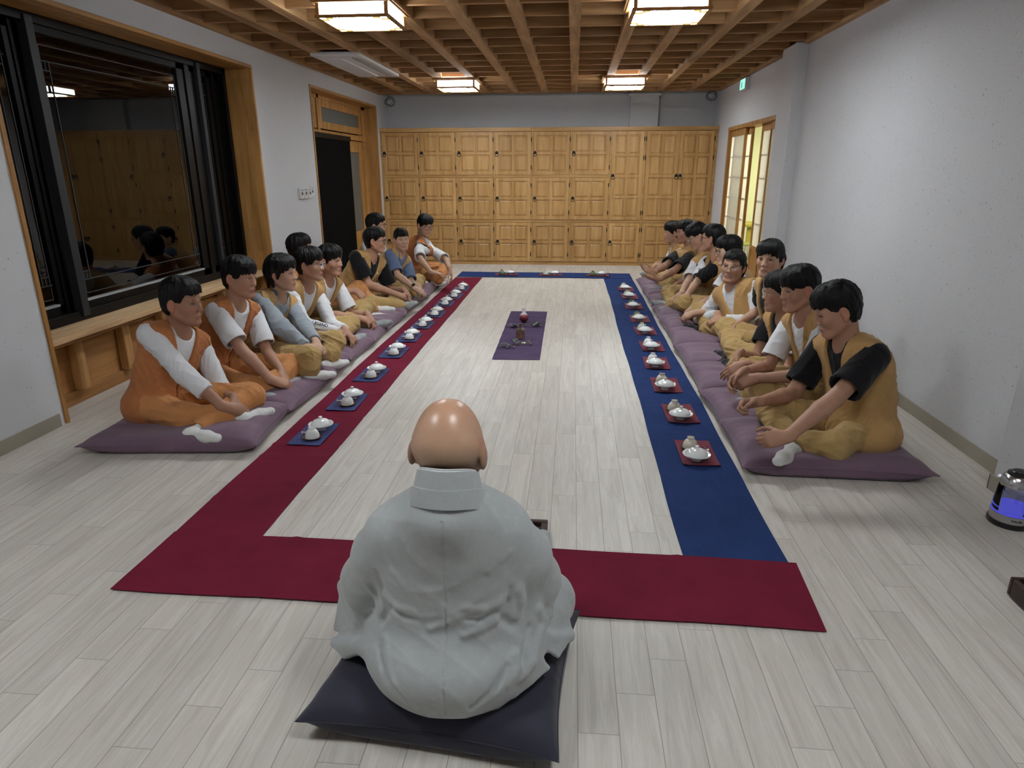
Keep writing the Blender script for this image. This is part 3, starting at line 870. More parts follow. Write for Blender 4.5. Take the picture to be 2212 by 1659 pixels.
class Field:
    def __init__(s, lo, hi, h):
        s.lo = A3(lo); s.h = h
        s.n = np.maximum(4, np.ceil((A3(hi) - s.lo) / h).astype(int) + 1)
        s.f = np.full(tuple(s.n), 9.0, F32)
        s.ax = [(s.lo[i] + h * np.arange(s.n[i])).astype(F32) for i in range(3)]
    def block(s, lo, hi, m):
        a = np.floor((A3(lo) - m - s.lo) / s.h).astype(int); b = np.ceil((A3(hi) + m - s.lo) / s.h).astype(int) + 1
        a = np.clip(a, 0, s.n); b = np.clip(b, 0, s.n)
        if (b <= a).any(): return None
        sl = tuple(slice(a[i], b[i]) for i in range(3))
        return sl, s.ax[0][sl[0]][:, None, None], s.ax[1][sl[1]][None, :, None], s.ax[2][sl[2]][None, None, :]
    def put(s, sl, d, k, mode):
        f = s.f[sl]
        if mode == 'sub':
            d = -d
            if k > 0:
                hh = np.maximum(k - np.abs(f - d), 0) / k
                s.f[sl] = np.maximum(f, d) + hh * hh * k * .25
            else: s.f[sl] = np.maximum(f, d)
        else:
            if k > 0:
                hh = np.maximum(k - np.abs(f - d), 0) / k
                s.f[sl] = np.minimum(f, d) - hh * hh * k * .25
            else: s.f[sl] = np.minimum(f, d)
    def cap(s, a, b, ra, rb=None, k=.02, mode='add', flat_a=False, flat_b=False, squash=None):
        a = A3(a); b = A3(b); rb = ra if rb is None else rb
        R = max(ra, rb)
        q = s.block(np.minimum(a, b) - R, np.maximum(a, b) + R, k + 2.5 * s.h)
        if q is None: return s
        sl, X, Y, Z = q
        ab = b - a; L2 = max(1e-9, ab @ ab)
        px, py, pz = X - F32(a[0]), Y - F32(a[1]), Z - F32(a[2])
        tr = (px * F32(ab[0]) + py * F32(ab[1]) + pz * F32(ab[2])) / F32(L2)
        t = np.clip(tr, 0, 1)
        dx, dy, dz = px - t * F32(ab[0]), py - t * F32(ab[1]), pz - t * F32(ab[2])
        if squash is not None:     # (direction, factor): flatter along that direction
            w, fac = squash; w = nrm(w)
            dd = dx * F32(w[0]) + dy * F32(w[1]) + dz * F32(w[2])
            dist = np.sqrt(np.maximum(dx * dx + dy * dy + dz * dz + dd * dd * F32(fac * fac - 1), 0))
        else: dist = np.sqrt(dx * dx + dy * dy + dz * dz)
        d = dist - (F32(ra) + F32(rb - ra) * t)
        L = math.sqrt(L2)
        if flat_b: d = np.maximum(d, (tr - 1) * F32(L))
        if flat_a: d = np.maximum(d, -tr * F32(L))
        s.put(sl, d, k, mode); return s
    def ell(s, c, r, k=.02, R=None, mode='add'):
        c = A3(c); r = A3(r)
        m = r.max() if R is not None else None
        q = s.block(c - (m if m else r), c + (m if m else r), k + 2.5 * s.h)
        if q is None: return s
        sl, X, Y, Z = q
        px, py, pz = X - F32(c[0]), Y - F32(c[1]), Z - F32(c[2])
        if R is not None:
            ux = px * F32(R[0, 0]) + py * F32(R[1, 0]) + pz * F32(R[2, 0])
            uy = px * F32(R[0, 1]) + py * F32(R[1, 1]) + pz * F32(R[2, 1])
            uz = px * F32(R[0, 2]) + py * F32(R[1, 2]) + pz * F32(R[2, 2])
        else: ux, uy, uz = px, py, pz
        k0 = np.sqrt((ux / F32(r[0])) ** 2 + (uy / F32(r[1])) ** 2 + (uz / F32(r[2])) ** 2)
        k1 = np.sqrt((ux / F32(r[0] ** 2)) ** 2 + (uy / F32(r[1] ** 2)) ** 2 + (uz / F32(r[2] ** 2)) ** 2)
        d = k0 * (k0 - 1) / np.maximum(k1, 1e-6)
        s.put(sl, d.astype(F32), k, mode); return s
    def tri(s, a, b, c, r, k=.02):
        """a rounded sheet through three points"""
        a, b, c = A3(a), A3(b), A3(c)
        q = s.block(np.minimum(np.minimum(a, b), c) - r, np.maximum(np.maximum(a, b), c) + r, k + 2.5 * s.h)
        if q is None: return s
        sl, X, Y, Z = q
        nor = np.cross(b - a, a - c)
        def dot(p, v): return p[0] * F32(v[0]) + p[1] * F32(v[1]) + p[2] * F32(v[2])
        ins = 0; best = None
        for p0, p1 in ((a, b), (b, c), (c, a)):
            e = p1 - p0; p = (X - F32(p0[0]), Y - F32(p0[1]), Z - F32(p0[2]))
            ins = ins + np.sign(dot(p, np.cross(e, nor)))
            t = np.clip(dot(p, e) / F32(e @ e), 0, 1)
            d2 = (p[0] - t * F32(e[0])) ** 2 + (p[1] - t * F32(e[1])) ** 2 + (p[2] - t * F32(e[2])) ** 2
            best = d2 if best is None else np.minimum(best, d2)
        pl = dot((X - F32(a[0]), Y - F32(a[1]), Z - F32(a[2])), nor) ** 2 / F32(nor @ nor)
        d = np.sqrt(np.where(ins < 2, best, pl)) - F32(r)
        s.put(sl, d.astype(F32), k, 'add'); return s
    def chain(s, pts, rs, k=.02, **kw):
        for i in range(len(pts) - 1): s.cap(pts[i], pts[i + 1], rs[i], rs[i + 1], k, **kw)
        return s
    def whole(s):
        return s.ax[0][:, None, None], s.ax[1][None, :, None], s.ax[2][None, None, :]
    def local(s, c, R):
        X, Y, Z = s.whole()
        px, py, pz = X - F32(c[0]), Y - F32(c[1]), Z - F32(c[2])
        return [px * F32(R[0, i]) + py * F32(R[1, i]) + pz * F32(R[2, i]) for i in range(3)]
    def cut(s, d, k=0.0):
        s.put((slice(None),) * 3, d.astype(F32), k, 'sub'); return s
    def below(s, z):           # keep what is above z
        s.f = np.maximum(s.f, (F32(z) - s.ax[2])[None, None, :]); return s
    def folds(s, amp, wl, seed, stretch=(1, 1, 1), ridge=True, where=None):
        rnd = np.random.RandomState(seed)
        idx = np.nonzero(np.abs(s.f) < amp * 2 + 2 * s.h)
        P = [s.ax[i][idx[i]] for i in range(3)]
        w = np.zeros(len(idx[0]), F32)
        for j in range(4):
            d = rnd.normal(size=3) * A3(stretch); d /= np.linalg.norm(d)
            e = rnd.normal(size=3); e /= np.linalg.norm(e)
            l = wl * rnd.uniform(.7, 1.5)
            ph = (P[0] * d[0] + P[1] * d[1] + P[2] * d[2]) * (6.283 / l) + rnd.uniform(0, 6.28)
            ph = ph + 1.6 * np.sin((P[0] * e[0] + P[1] * e[1] + P[2] * e[2]) * (6.283 / (l * 2.3)) + rnd.uniform(0, 6.28))
            v = np.sin(ph)
            gate = .5 + .5 * np.sin((P[0] * e[1] + P[1] * e[2] + P[2] * e[0]) * (6.283 / (l * 3.1)) + rnd.uniform(0, 6.28))
            w += ((1 - np.abs(v)) ** 2 - .35 if ridge else v) * gate * .6
        if where is not None: w = w * where(P)
        s.f[idx] -= (amp * w).astype(F32); return s
    def mesh(s, name, mats, parent, attr=None, soft=0):
        f = s.f; h = s.h
        neg = f < 0
        n = f.shape
        c = np.zeros(tuple(m - 1 for m in n), np.uint8)
        for i in (0, 1):
            for j in (0, 1):
                for k in (0, 1): c += neg[i:n[0] - 1 + i, j:n[1] - 1 + j, k:n[2] - 1 + k]
        act = np.argwhere((c > 0) & (c < 8))
        if len(act) == 0: return None
        ids = np.full(c.shape, -1, np.int32); ids[act[:, 0], act[:, 1], act[:, 2]] = np.arange(len(act))
        acc = np.zeros((len(act), 3)); cnt = np.zeros(len(act))
        vals = {}
        for o in [(i, j, k) for i in (0, 1) for j in (0, 1) for k in (0, 1)]:
            vals[o] = f[act[:, 0] + o[0], act[:, 1] + o[1], act[:, 2] + o[2]].astype(float)
        for axis in range(3):
            for o in vals:
                if o[axis]: continue
                p = list(o); p[axis] = 1; p = tuple(p)
                a, b = vals[o], vals[p]
                m = (a < 0) != (b < 0)
                t = a[m] / (a[m] - b[m])
                for q in range(3): acc[m, q] += (t if q == axis else o[q])
                cnt[m] += 1
        V = (act + acc / cnt[:, None]) * h + s.lo
        faces = []
        for axis in range(3):
            u, v = [(1, 2), (2, 0), (0, 1)][axis]
            sa = [slice(None)] * 3; sb = [slice(None)] * 3
            sa[axis] = slice(0, n[axis] - 1); sb[axis] = slice(1, n[axis])
            cr = neg[tuple(sa)] != neg[tuple(sb)]
            E_ = np.argwhere(cr)
            ok = (E_[:, u] > 0) & (E_[:, v] > 0) & (E_[:, u] < n[u] - 1) & (E_[:, v] < n[v] - 1)
            E_ = E_[ok]
            flip = neg[tuple(E_.T)]
            def idc(du, dv):
                q = E_.copy(); q[:, u] -= du; q[:, v] -= dv
                return ids[q[:, 0], q[:, 1], q[:, 2]]
            a, b, c_, d = idc(1, 1), idc(0, 1), idc(0, 0), idc(1, 0)
            quad = np.stack([a, b, c_, d], 1); quad[~flip] = quad[~flip][:, ::-1]
            faces.append(quad)
        Fc = np.concatenate(faces); Fc = Fc[(Fc >= 0).all(1)]
        # one pass of relaxing
        off = root_loc(parent) if parent is not None else Vector((0, 0, 0))
        me = bpy.data.meshes.new(name)
        me.vertices.add(len(V)); me.vertices.foreach_set('co', (V - np.array(off)).astype(F32).ravel())
        me.loops.add(Fc.size); me.loops.foreach_set('vertex_index', Fc.astype(np.int32).ravel())
        me.polygons.add(len(Fc)); me.polygons.foreach_set('loop_start', (np.arange(len(Fc)) * 4).astype(np.int32))
        me.polygons.foreach_set('use_smooth', np.ones(len(Fc), bool))
        me.update(calc_edges=True)
        if attr is not None:
            for nm, fn in attr.items():
                at = me.attributes.new(nm, 'FLOAT_COLOR', 'POINT')
                cc = np.ones((len(V), 4), F32); cc[:, :3] = fn(V)
                at.data.foreach_set('color', cc.ravel())
        o = mesh_obj(name, me, mats, parent)
        if soft:
            sm_ = o.modifiers.new('soften', 'SMOOTH'); sm_.factor = .5; sm_.iterations = soft
        return o


# ---------------------------------------------------------------- materials of people
def skin_mat(name, c, stub=(34, 24, 20)):
    m = NT(name); a = srgb(c)
    at = m.n('ShaderNodeAttribute', attribute_name='zone')
    sp = m.n('ShaderNodeSeparateColor'); m.l(at.outputs['Color'], sp.inputs[0])
    n1 = m.noise(m.coord(), 14, 3, .5)
    col = m.ramp(n1, [(.3, tuple(x * .93 for x in a[:3]) + (1,)), (.7, tuple(min(1, x * 1.06) for x in a[:3]) + (1,))])
    col = m.mix(m.math('MULTIPLY', sp.outputs[0], .75), col, srgb((150, 84, 76)))
    col = m.mix(m.math('MULTIPLY', sp.outputs[1], .5), col, srgb((188, 112, 92)))
    col = m.mix(m.math('MULTIPLY', sp.outputs[2], .8), col, srgb(stub))
    m.bsdf(col, .52, m.bump(m.noise(m.coord(), 320, 2, .5), .08, .001), spec=.35, Subsurface_Weight=.06, Subsurface_Scale=.01)
    return m.m
SK = [skin_mat('skin warm', (172, 130, 106)), skin_mat('skin fair', (184, 146, 122)), skin_mat('skin tan', (156, 114, 90))]
M['scalp'] = skin_mat('shaved skin', (188, 150, 122), (132, 116, 94))
_b = [n for n in M['scalp'].node_tree.nodes if n.type == 'BSDF_PRINCIPLED'][0]
_b.inputs['Roughness'].default_value = .33; _b.inputs['Specular IOR Level'].default_value = .55


def hair_mat(name, c):
    m = NT(name)
    at = m.n('ShaderNodeAttribute', attribute_name='strand')
    mp = m.n('ShaderNodeMapping'); mp.inputs['Scale'].default_value = (38, 1.0, 3.0); m.l(at.outputs['Color'], mp.inputs[0])
    n1 = m.noise(mp.outputs[0], 3.0, 4, .65)
    col = m.ramp(n1, [(.3, tuple(x * .5 for x in srgb(c)[:3]) + (1,)), (.75, srgb(c))])
    m.bsdf(col, .40, m.bump(n1, .6, .006), spec=.22)
    return m.m
HB = hair_mat('black hair', (15, 13, 13)); HD = hair_mat('dark brown hair', (22, 17, 16))
VK = cloth('khaki vest cotton', (182, 143, 92), .1, .85, 600, .22, .1, worn=(198, 164, 114))
VO = cloth('orange vest cotton', (174, 110, 66), .1, .85, 600, .22, .1, worn=(194, 134, 88))
PK = cloth('khaki trouser cotton', (174, 144, 94), .1, .85, 600, .25, .1, worn=(190, 160, 104))
PO = cloth('orange trouser cotton', (190, 130, 80), .1, .85, 600, .25, .1)
TW = cloth('white jersey', (214, 214, 216), .03, .85, 900, .2, .1)
TB = cloth('black jersey', (22, 22, 25), .1, .85, 900, .2, .1)
TG = cloth('grey sweatshirt', (142, 148, 154), .08, .9, 500, .25, .2, worn=(158, 164, 170))
TS = cloth('slate blue jersey', (94, 108, 136), .08, .85, 800, .2, .1)
SG = cloth('grey sock', (148, 152, 152), .1, .9, 700)
SW = cloth('white sock', (214, 214, 210), .05, .9, 700)
SB = cloth('black sock', (24, 24, 27), .05, .9, 700)
M['eye'] = plain('eye white', (168, 158, 148), .3)
M['iris'] = plain('dark iris', (22, 14, 10), .12)
M['brow'] = plain('brow hair', (30, 23, 20), .8)
M['teeth'] = plain('teeth', (220, 214, 200), .3)
M['wire'] = plain('glasses rim clear', (178, 170, 160), .2, .6)
M['wiredark'] = plain('glasses rim dark', (36, 34, 36), .25, .4)
M['toggle'] = plain('knotted toggle', (206, 146, 62), .6)
M['lens'] = glass_mat('spectacle lens', (.96, .97, .98))


def frame(fwd, up):
    f = nrm(fwd); r = nrm(np.cross(f, up)); u = np.cross(r, f)
    return np.stack([r, f, u], 1)          # columns: right, forward, up


def head(F, Hc, R, s, Nk, smile=0.0, wide=1.0):
    """skull, face, ears and neck; local axes right / forward / up"""
    def P(x, y, z): return Hc + R @ (A3(x * wide, y, z) * s)
    def E(c, r, k=.02, mode='add', rot=None): F.ell(P(*c), A3(r) * s * A3(wide, 1, 1), k * s, R if rot is None else R @ rot, mode)
    def C(a, b, ra, rb=None, k=.02, mode='add'): F.cap(P(*a), P(*b), ra * s, (ra if rb is None else rb) * s, k * s, mode)
    E((0, -.012, .028), (.077, .095, .079))
    E((0, .028, -.035), (.061, .060, .078), .035)
    for x in (-1, 1):
        C((x * .054, -.008, -.055), (x * .028, .055, -.098), .018, .016, .03)
        E((x * .040, .050, -.028), (.024, .026, .024), .03)
        C((x * .018, .084, .024), (x * .044, .066, .024), .008, .007, .018)
        E((x * .0125, .094, -.035), (.008, .009, .0065), .008)
    C((-.018, .076, -.104), (.018, .076, -.104), .016, None, .025)
    for x in (-1, 1): E((x * .031, .090, .0), (.0175, .012, .0095), .012, 'sub')
    C((0, .081, .012), (0, .0985, -.029), .0070, .0098, .016)
    E((0, .081, -.070), (.026, .014, .016), .014)
    E((0, .0895, -.0655), (.021 + .005 * smile, .0070, .0042), .005)
    E((0, .0872, -.0755), (.018 + .004 * smile, .0075, .0050), .005)
    E((0, .0985, -.0705), (.024 + .006 * smile, .010, .0018 + .0075 * max(0, smile - .4)), .002, 'sub')
    for x in (-1, 1):
        ca, sa = math.cos(.45 * x), math.sin(.45 * x)
        rot = np.array([[ca, -sa, 0], [sa, ca, 0], [0, 0, 1]])
        E((x * .081, -.012, -.012), (.007, .019, .032), .006, 'add', rot)
        E((x * .0885, -.008, -.008), (.005, .010, .019), .004, 'sub', rot)
        E((x * .078, -.005, -.040), (.006, .009, .010), .006)
    F.cap(P(0, -.026, -.035), Nk, .051 * s, .058 * s, .03)
    return P


def zone_fn(P, Hc, R, s, neckz=None):
    def fn(V):
        q = ((V - Hc) @ R) / s
        out = np.zeros((len(V), 3), F32)
        lip = np.exp(-((q[:, 0] / .022) ** 4 + ((q[:, 2] + .0705) / .009) ** 4)) * (q[:, 1] > .06)
        ear = (np.abs(q[:, 0]) > .074) & (np.abs(q[:, 2] + .012) < .05) & (np.abs(q[:, 1]) < .05)
        cheek = np.exp(-(((np.abs(q[:, 0]) - .042) / .02) ** 2 + ((q[:, 2] + .03) / .022) ** 2)) * (q[:, 1] > .03)
        out[:, 0] = lip; out[:, 1] = np.maximum(ear * .7, cheek * .45)
        return out
    return fn


def eyes_brows(par, Hc, R, s, look=(0, 0), narrow=0.0, wide=1.0):
    def P(x, y, z): return Hc + R @ (A3(x * wide, y, z) * s)
    def oriented(mb, c, r, n=14):
        t = MB(); t.ball((0, 0, 0), r, n)
        mb.add([tuple(P(*(A3(c) + A3(v)))) for v in t.v], t.f)
    for x in (-1, 1):
        mb = MB(); hgt = .0058 * (1 - narrow)
        mb.mi = 0; oriented(mb, (x * .031, .0765, .0), (.0150, .0085, hgt))
        mb.mi = 1; oriented(mb, (x * .031 + look[0] * .006, .0805, look[1] * .002), (.0058, .0055, min(.0056, hgt * 1.05)))
        mb.mi = 2
        pts = [P(x * .031 + t * .0165, .0815 - abs(t) * .005 - (t * x > 0) * abs(t) * .002, hgt * (1 - t * t) + .0012) for t in (-1, -.5, 0, .5, 1)]
        mb.tube(pts, .0013 * s, 5)
        mb.build('eye', [M['eye'], M['iris'], M['brow']], par, smooth=True)
        mb = MB(); pts = [P(x * .013, .0895, .0205), P(x * .024, .0875, .0245), P(x * .037, .081, .0255), P(x * .049, .071, .0205)]
        mb.tube(pts, [.0016 * s, .0031 * s, .0028 * s, .0012 * s], 6)
        mb.build('eyebrow', M['brow'], par, smooth=True)


def glasses(par, Hc, R, s, mat, wide=1.0):
    def P(x, y, z): return Hc + R @ (A3(x * wide, y, z) * s)
    mb = MB()
    for x in (-1, 1):
        pts = [P(x * .034 + .0245 * math.copysign(abs(math.cos(t)) ** .8, math.cos(t)), .0985 - .12 * abs(math.cos(t)) * .02 - (.006 if x * math.cos(t) > 0 else 0) * abs(math.cos(t)), -.004 + .0205 * math.copysign(abs(math.sin(t)) ** .8, math.sin(t))) for t in np.linspace(0, 2 * math.pi, 22)[:-1]]
        mb.tube(pts, .0017 * s, 6, True)
    fr = mb.build('glasses', mat, par, smooth=True)
    MB().tube([P(-.011, .1, .003), P(0, .103, .006), P(.011, .1, .003)], .0015 * s, 6).build('bridge', mat, fr, smooth=True)
    for x in (-1, 1):
        MB().tube([P(x * .058, .092, .004), P(x * .074, .060, .004), P(x * .083, -.002, .002), P(x * .082, -.022, -.012)], .0014 * s, 6).build('temple', mat, fr, smooth=True)
        pts = [P(x * .034 + .022 * math.cos(t), .097, -.004 + .018 * math.sin(t)) for t in np.linspace(0, 2 * math.pi, 15)[:-1]]
        m2 = MB(); m2.add(pts + [P(x * .034, .0975, -.004)], [(i, (i + 1) % 14, 14) for i in range(14)]); m2.build('lens', M['lens'], fr, smooth=True)


def hair(par, Hc, R, s, h, style, mat, seed=0, wide=1.0):
    """style: top (thickness), back (how low), side (how low), fringe (lower edge height), part (0 centre.. ), vol"""
    st = dict(top=.014, back=-.05, side=-.01, fringe=.03, fy=0.0, vol=1.0, part=None, long=0.0, swirl=(0, -.03), wisp=.006)
    st.update(style)
    lim = .20 * s + .05 * s * st['long']
    F = Field(Hc - lim, Hc + lim, h)
    def P(x, y, z): return Hc + R @ (A3(x * wide, y, z) * s)
    def E(c, r, k=.02, mode='add'): F.ell(P(*c), A3(r) * s * A3(wide, 1, 1), k * s, R, mode)
    v = st['vol']; tp = st['top']
    E((0, -.014, .036), (.077 + .008 * v, .095 + .008, .077 + tp), .01)
    E((0, -.034, -.018), (.0695 + .004 * v, .066, .085), .03)
    E((0, .035, .060 + tp * .3), (.066 * v, .062, .048 + tp * .4), .03)            # fringe mass over the forehead
    if st['long']:
        for x in (-1, 1): F.cap(P(x * .072, -.02, .0), P(x * .062, -.03, -.06 - .05 * st['long']), .026 * s, .016 * s, .03)
        F.cap(P(0, -.075, .0), P(0, -.075, -.09 - .05 * st['long']), .045 * s, .028 * s, .04)
    ux, uy, uz = F.local(Hc, R)
    ux = ux / F32(s * wide); uy = uy / F32(s); uz = uz / F32(s)
    cx, cy = st['swirl']
    th = np.arctan2(ux - cx, uy - cy)
    rnd = np.random.RandomState(seed)
    ph = rnd.uniform(0, 6.28, 6)
    jag = .55 * np.sin(th * 17 + ph[0]) + .45 * np.sin(th * 29 + ph[1] + 2 * np.sin(th * 5 + ph[2])) + .3 * np.sin(th * 47 + ph[3])
    # lower edge of the hair as a height: fringe in front, rising at the temple, ear notch, down to the nape
    fr = st['fringe']
    if st['part'] is not None: fr = fr + .030 * np.exp(-((ux - st['part']) / .020) ** 2)
    front = np.clip((uy - .035) / .02, 0, 1)
    sidez = st['side'] * np.clip((uy + .03) / .02, 0, 1)
    back = np.clip((-.012 - uy) / .02, 0, 1)
    line = fr * front + (1 - front) * (st['side'] * (1 - back) + st['back'] * back)
    line = line + jag * st['wisp'] * (front * .9 + .35)
    low = (line - uz) * .8
    # the face itself stays clear in front of the ears
    face = np.maximum(.052 - uy, np.abs(ux) - .066)
    F.f = np.maximum(F.f, (low * F32(s)).astype(F32))
    # ears
    for x in (-1, 1): F.ell(P(x * .092, -.010, -.014), A3(.022, .022, .036) * s * (0.6 if st['long'] else 1), .008, R, 'sub')
    # locks
    dist = np.sqrt((ux - cx) ** 2 + (uy - cy) ** 2)
    lock = (.5 * np.sin(th * 13 + ph[4] + 9 * dist) + .3 * np.sin(th * 23 + ph[5] - 6 * uz * 6) + .2 * np.sin(th * 41 + ph[0] + 20 * dist))
    F.f -= (lock * .0030 * s * np.clip(dist / .04, 0, 1)).astype(F32)
    F.folds(.0042 * s, .034, seed + 3, (1.3, 1.3, .25)); F.folds(.003 * s, .075, seed + 4, (1, 1, .6))
    # hollow for the skull so the forehead shows beneath the fringe
    def strand(V):
        q = ((V - Hc) @ R) / s
        t = np.arctan2(q[:, 0] - cx, q[:, 1] - cy)
        return np.stack([.5 + .5 * np.sin(t), .5 + .5 * np.cos(t) , .5 + q[:, 2]], 1) * A3(1, 1, 1) + np.stack([t / 6.28 + .5, 0 * t, 0 * t], 1)
    return F.mesh('hair', mat, par, {'strand': strand})


def hand(F, W, d, n, side, curl=.5, s=1.0, spread=.12, thumb=.6):
    """W wrist, d direction to the knuckles, n palm normal (out of the palm), side +1 = thumb on the left of (d x n)"""
    d = nrm(d); n = nrm(n - d * (n @ d)); x = np.cross(d, n) * side      # x towards the little finger
    def P(a, b, c): return W + (x * a + d * b + n * c) * s
    # palm
    for a in (-.026, -.009, .008, .024): F.cap(P(a * .55, .004, -.002), P(a, .078 - abs(a + .005) * .35, 0), .0155 * s, .0125 * s, .016)
    F.ell(P(0, .045, .004), A3(.036, .042, .014) * s, .015, np.stack([x, d, n], 1))
    F.cap(P(0, -.03, 0), P(0, .01, 0), .024 * s, .022 * s, .02, squash=(n, 1.25))
    L = [(.043, .026, .021), (.047, .030, .022), (.043, .028, .021), (.034, .021, .019)]
    for i, a in enumerate((-.028, -.0095, .0085, .0255)):
        p = P(a, .080 - abs(a + .005) * .38, .0)
        ang = 0.0; c = curl * (1 + .06 * i)
        dirx = x * (a * spread * 14)
        for j, (l, bend) in enumerate(zip(L[i], (.95, 1.35, .9))):
            ang += c * bend
            dd = nrm(d * math.cos(ang) + n * math.sin(ang) + dirx * (1 - c) * .6)
            q = p + dd * l * s
            F.cap(p, q, (.0090 - .0007 * j) * s, (.0083 - .0009 * j) * s, .003 if j else .006)
            p = q
    p = P(-.024, .018, .006)
    q = p + (-x * .62 + d * .66 + n * (.25 + .5 * curl)) * .042 * s; F.cap(p, q, .0145 * s, .0105 * s, .012)
    r = q + (nrm(-x * (.45 - thumb * .55) + d * .8 + n * (.2 + .5 * curl * thumb))) * .032 * s; F.cap(q, r, .0100 * s, .0090 * s, .004)
    t = r + (nrm(-x * (.1 - thumb * .6) + d * .85 + n * (.2 + .7 * curl * thumb))) * .026 * s; F.cap(r, t, .0090 * s, .0072 * s, .003)


def ik(S, W, l1, l2, pole):
    d = W - S; L = np.linalg.norm(d); L = min(L, (l1 + l2) * .998); u = nrm(d)
    a = (l1 * l1 - l2 * l2 + L * L) / (2 * L); hh = math.sqrt(max(0, l1 * l1 - a * a))
    p = pole - u * (pole @ u)
    return S + u * a + nrm(p) * hh
def person(name_label, P, Hc, f, hyaw, hpitch, hroll=0.0, h=.006, bulk=1.0, skin=0, shirt='tee', shirt_mat=None, vest=None, pants=None,
           hairs=None, hair_m=None, hs=1.07, smile=0.0, look=(0, 0), narrow=.45, specs=None, sock=None, knees=None, ankles=None, toes=None,
           wr=None, hd=None, hn=None, curl=(.55, .55), poles=None, pose='clasp', seed=1, sleeve=.62, wide=1.0, head_up=.163, extras=None, z0=.085, size=1.13,
           knee_r=.075, hunch=.0, showfeet=True):
    P = A3(P); f = nrm(A3(f[0], f[1], 0)); rr = A3(f[1], -f[0], 0); up = A3(0, 0, 1)
    root = empty('person', (P[0], P[1], z0), name_label, 'person', 'people seated on cushions')
    g = size; root.scale = (g, g, g)
    R0 = A3(P[0], P[1], z0)
    def loc_(v): return R0 + (A3(v) - R0) / g
    Hc = loc_(Hc); h = h / g
    def locd(dd): return None if dd is None else {k_: (None if v_ is None else loc_(v_)) for k_, v_ in dd.items()}
    knees, ankles, toes, wr = locd(knees), locd(ankles), locd(toes), locd(wr)
    # head frame: yaw about vertical from the body direction (positive = to the person's left)
    hf = f * math.cos(hyaw) - rr * math.sin(hyaw)
    hf = nrm(hf * math.cos(hpitch) + up * math.sin(hpitch))
    hu = up - hf * (up @ hf); hu = nrm(hu); hr = np.cross(hf, hu)
    hu2 = hu * math.cos(hroll) + hr * math.sin(hroll); hr2 = np.cross(hf, hu2)
    RH = np.stack([hr2, hf, hu2], 1)
    N = Hc - RH[:, 2] * .06 * hs - up * (head_up - .06) * hs - f * .030 - RH[:, 1] * .02
    P0 = P + up * .09
    u = nrm(N - P0); TF = frame(nrm(f - u * (f @ u)), u); tf = TF[:, 1]; tr = TF[:, 0]
    Lt = np.linalg.norm(N - P0)
    C = P0 + (N - P0) * .66 - tf * (.012 + hunch); B = P0 + (N - P0) * .32 - tf * (.02 + hunch * .6)
    Sc = N - u * .050 - tf * .008
    sw = .168 * (1 + (bulk - 1) * .8)
    Sh = {1: Sc + tr * sw, -1: Sc - tr * sw}
    lap = P + f * .33 + up * .15
    kn = {1: P + rr * .33 + f * .27 + up * .12, -1: P - rr * .33 + f * .27 + up * .12}
    an = {1: P - rr * .06 + f * .33 + up * .055, -1: P + rr * .04 + f * .42 + up * .05}
    to = {1: P - rr * .22 + f * .36 + up * .045, -1: P + rr * .19 + f * .47 + up * .045}
    for dct, src in ((kn, knees), (an, ankles), (to, toes)):
        if src:
            for k_ in src:
                if src[k_] is not None: dct[k_] = A3(src[k_])
    W = {1: lap + rr * .085 - f * .02 + up * .045, -1: lap - rr * .085 - f * .02 + up * .045}
    D = {1: nrm(-rr * .75 + f * .55 - up * .35), -1: nrm(rr * .75 + f * .55 - up * .35)}
    NN = {1: nrm(-up * .55 - f * .5 - rr * .5), -1: nrm(-up * .55 - f * .5 + rr * .5)}
    if pose == 'knees':
        for q in (1, -1):
            W[q] = kn[q] * .72 + (P + f * .1 + up * .1) * .28 + up * .075; D[q] = nrm(kn[q] - W[q] + f * .12 - up * .02); NN[q] = nrm(-up)
    if wr:
        for q in wr: W[q] = A3(wr[q])
    if hd:
        for q in hd: D[q] = nrm(A3(hd[q]))
    if hn:
        for q in hn: NN[q] = nrm(A3(hn[q]))
    El = {}
    for q in (1, -1):
        dist = np.linalg.norm(W[q] - Sh[q]); lim = .580 * (1 + (bulk - 1) * .3)
        if dist > lim:                         # reach by leaning the shoulder a little
            Sh[q] = Sh[q] + (W[q] - Sh[q]) * (dist - lim) / dist
        pole = A3(poles[q]) if poles and q in poles else rr * q * .8 - f * .35 - up * .5
        El[q] = ik(Sh[q], W[q], .300, .282, pole)
    b = bulk

    def torso(F, o, k=.05, pelvis=True):
        if pelvis: F.ell(P + up * .10, (.150 * b + o, .118 * b + o, .105 + o), k, np.stack([rr, f, up], 1))
        F.ell(B, (.138 * b + o, .108 * b + o, .15 + o), k, TF)
        F.ell(C, (.152 * b + o, .108 * (.6 + .4 * b) + o, .165 + o), k, TF)
        F.cap(Sh[1] * .92 + Sc * .08, Sh[-1] * .92 + Sc * .08, .050 * (.6 + .4 * b) + o, None, k)
        for q in (1, -1): F.cap(N + u * .015, Sc + (Sh[q] - Sc) * .75, .036 + o, .045 + o, .03)
    # ---- body
    lo = np.min([P - .25, Hc - .2, *Sh.values(), *El.values(), *[w - .13 for w in W.values()], *[k_ - .12 for k_ in kn.values()], *[k_ - .1 for k_ in to.values()]], 0) - .03
    hi = np.max([P + .25, Hc + .2, *Sh.values(), *El.values(), *[w + .13 for w in W.values()], *[k_ + .12 for k_ in kn.values()], *[k_ + .1 for k_ in to.values()]], 0) + .03
    hb = h * .85
    F = Field(lo, hi, hb)
    torso(F, -.012)
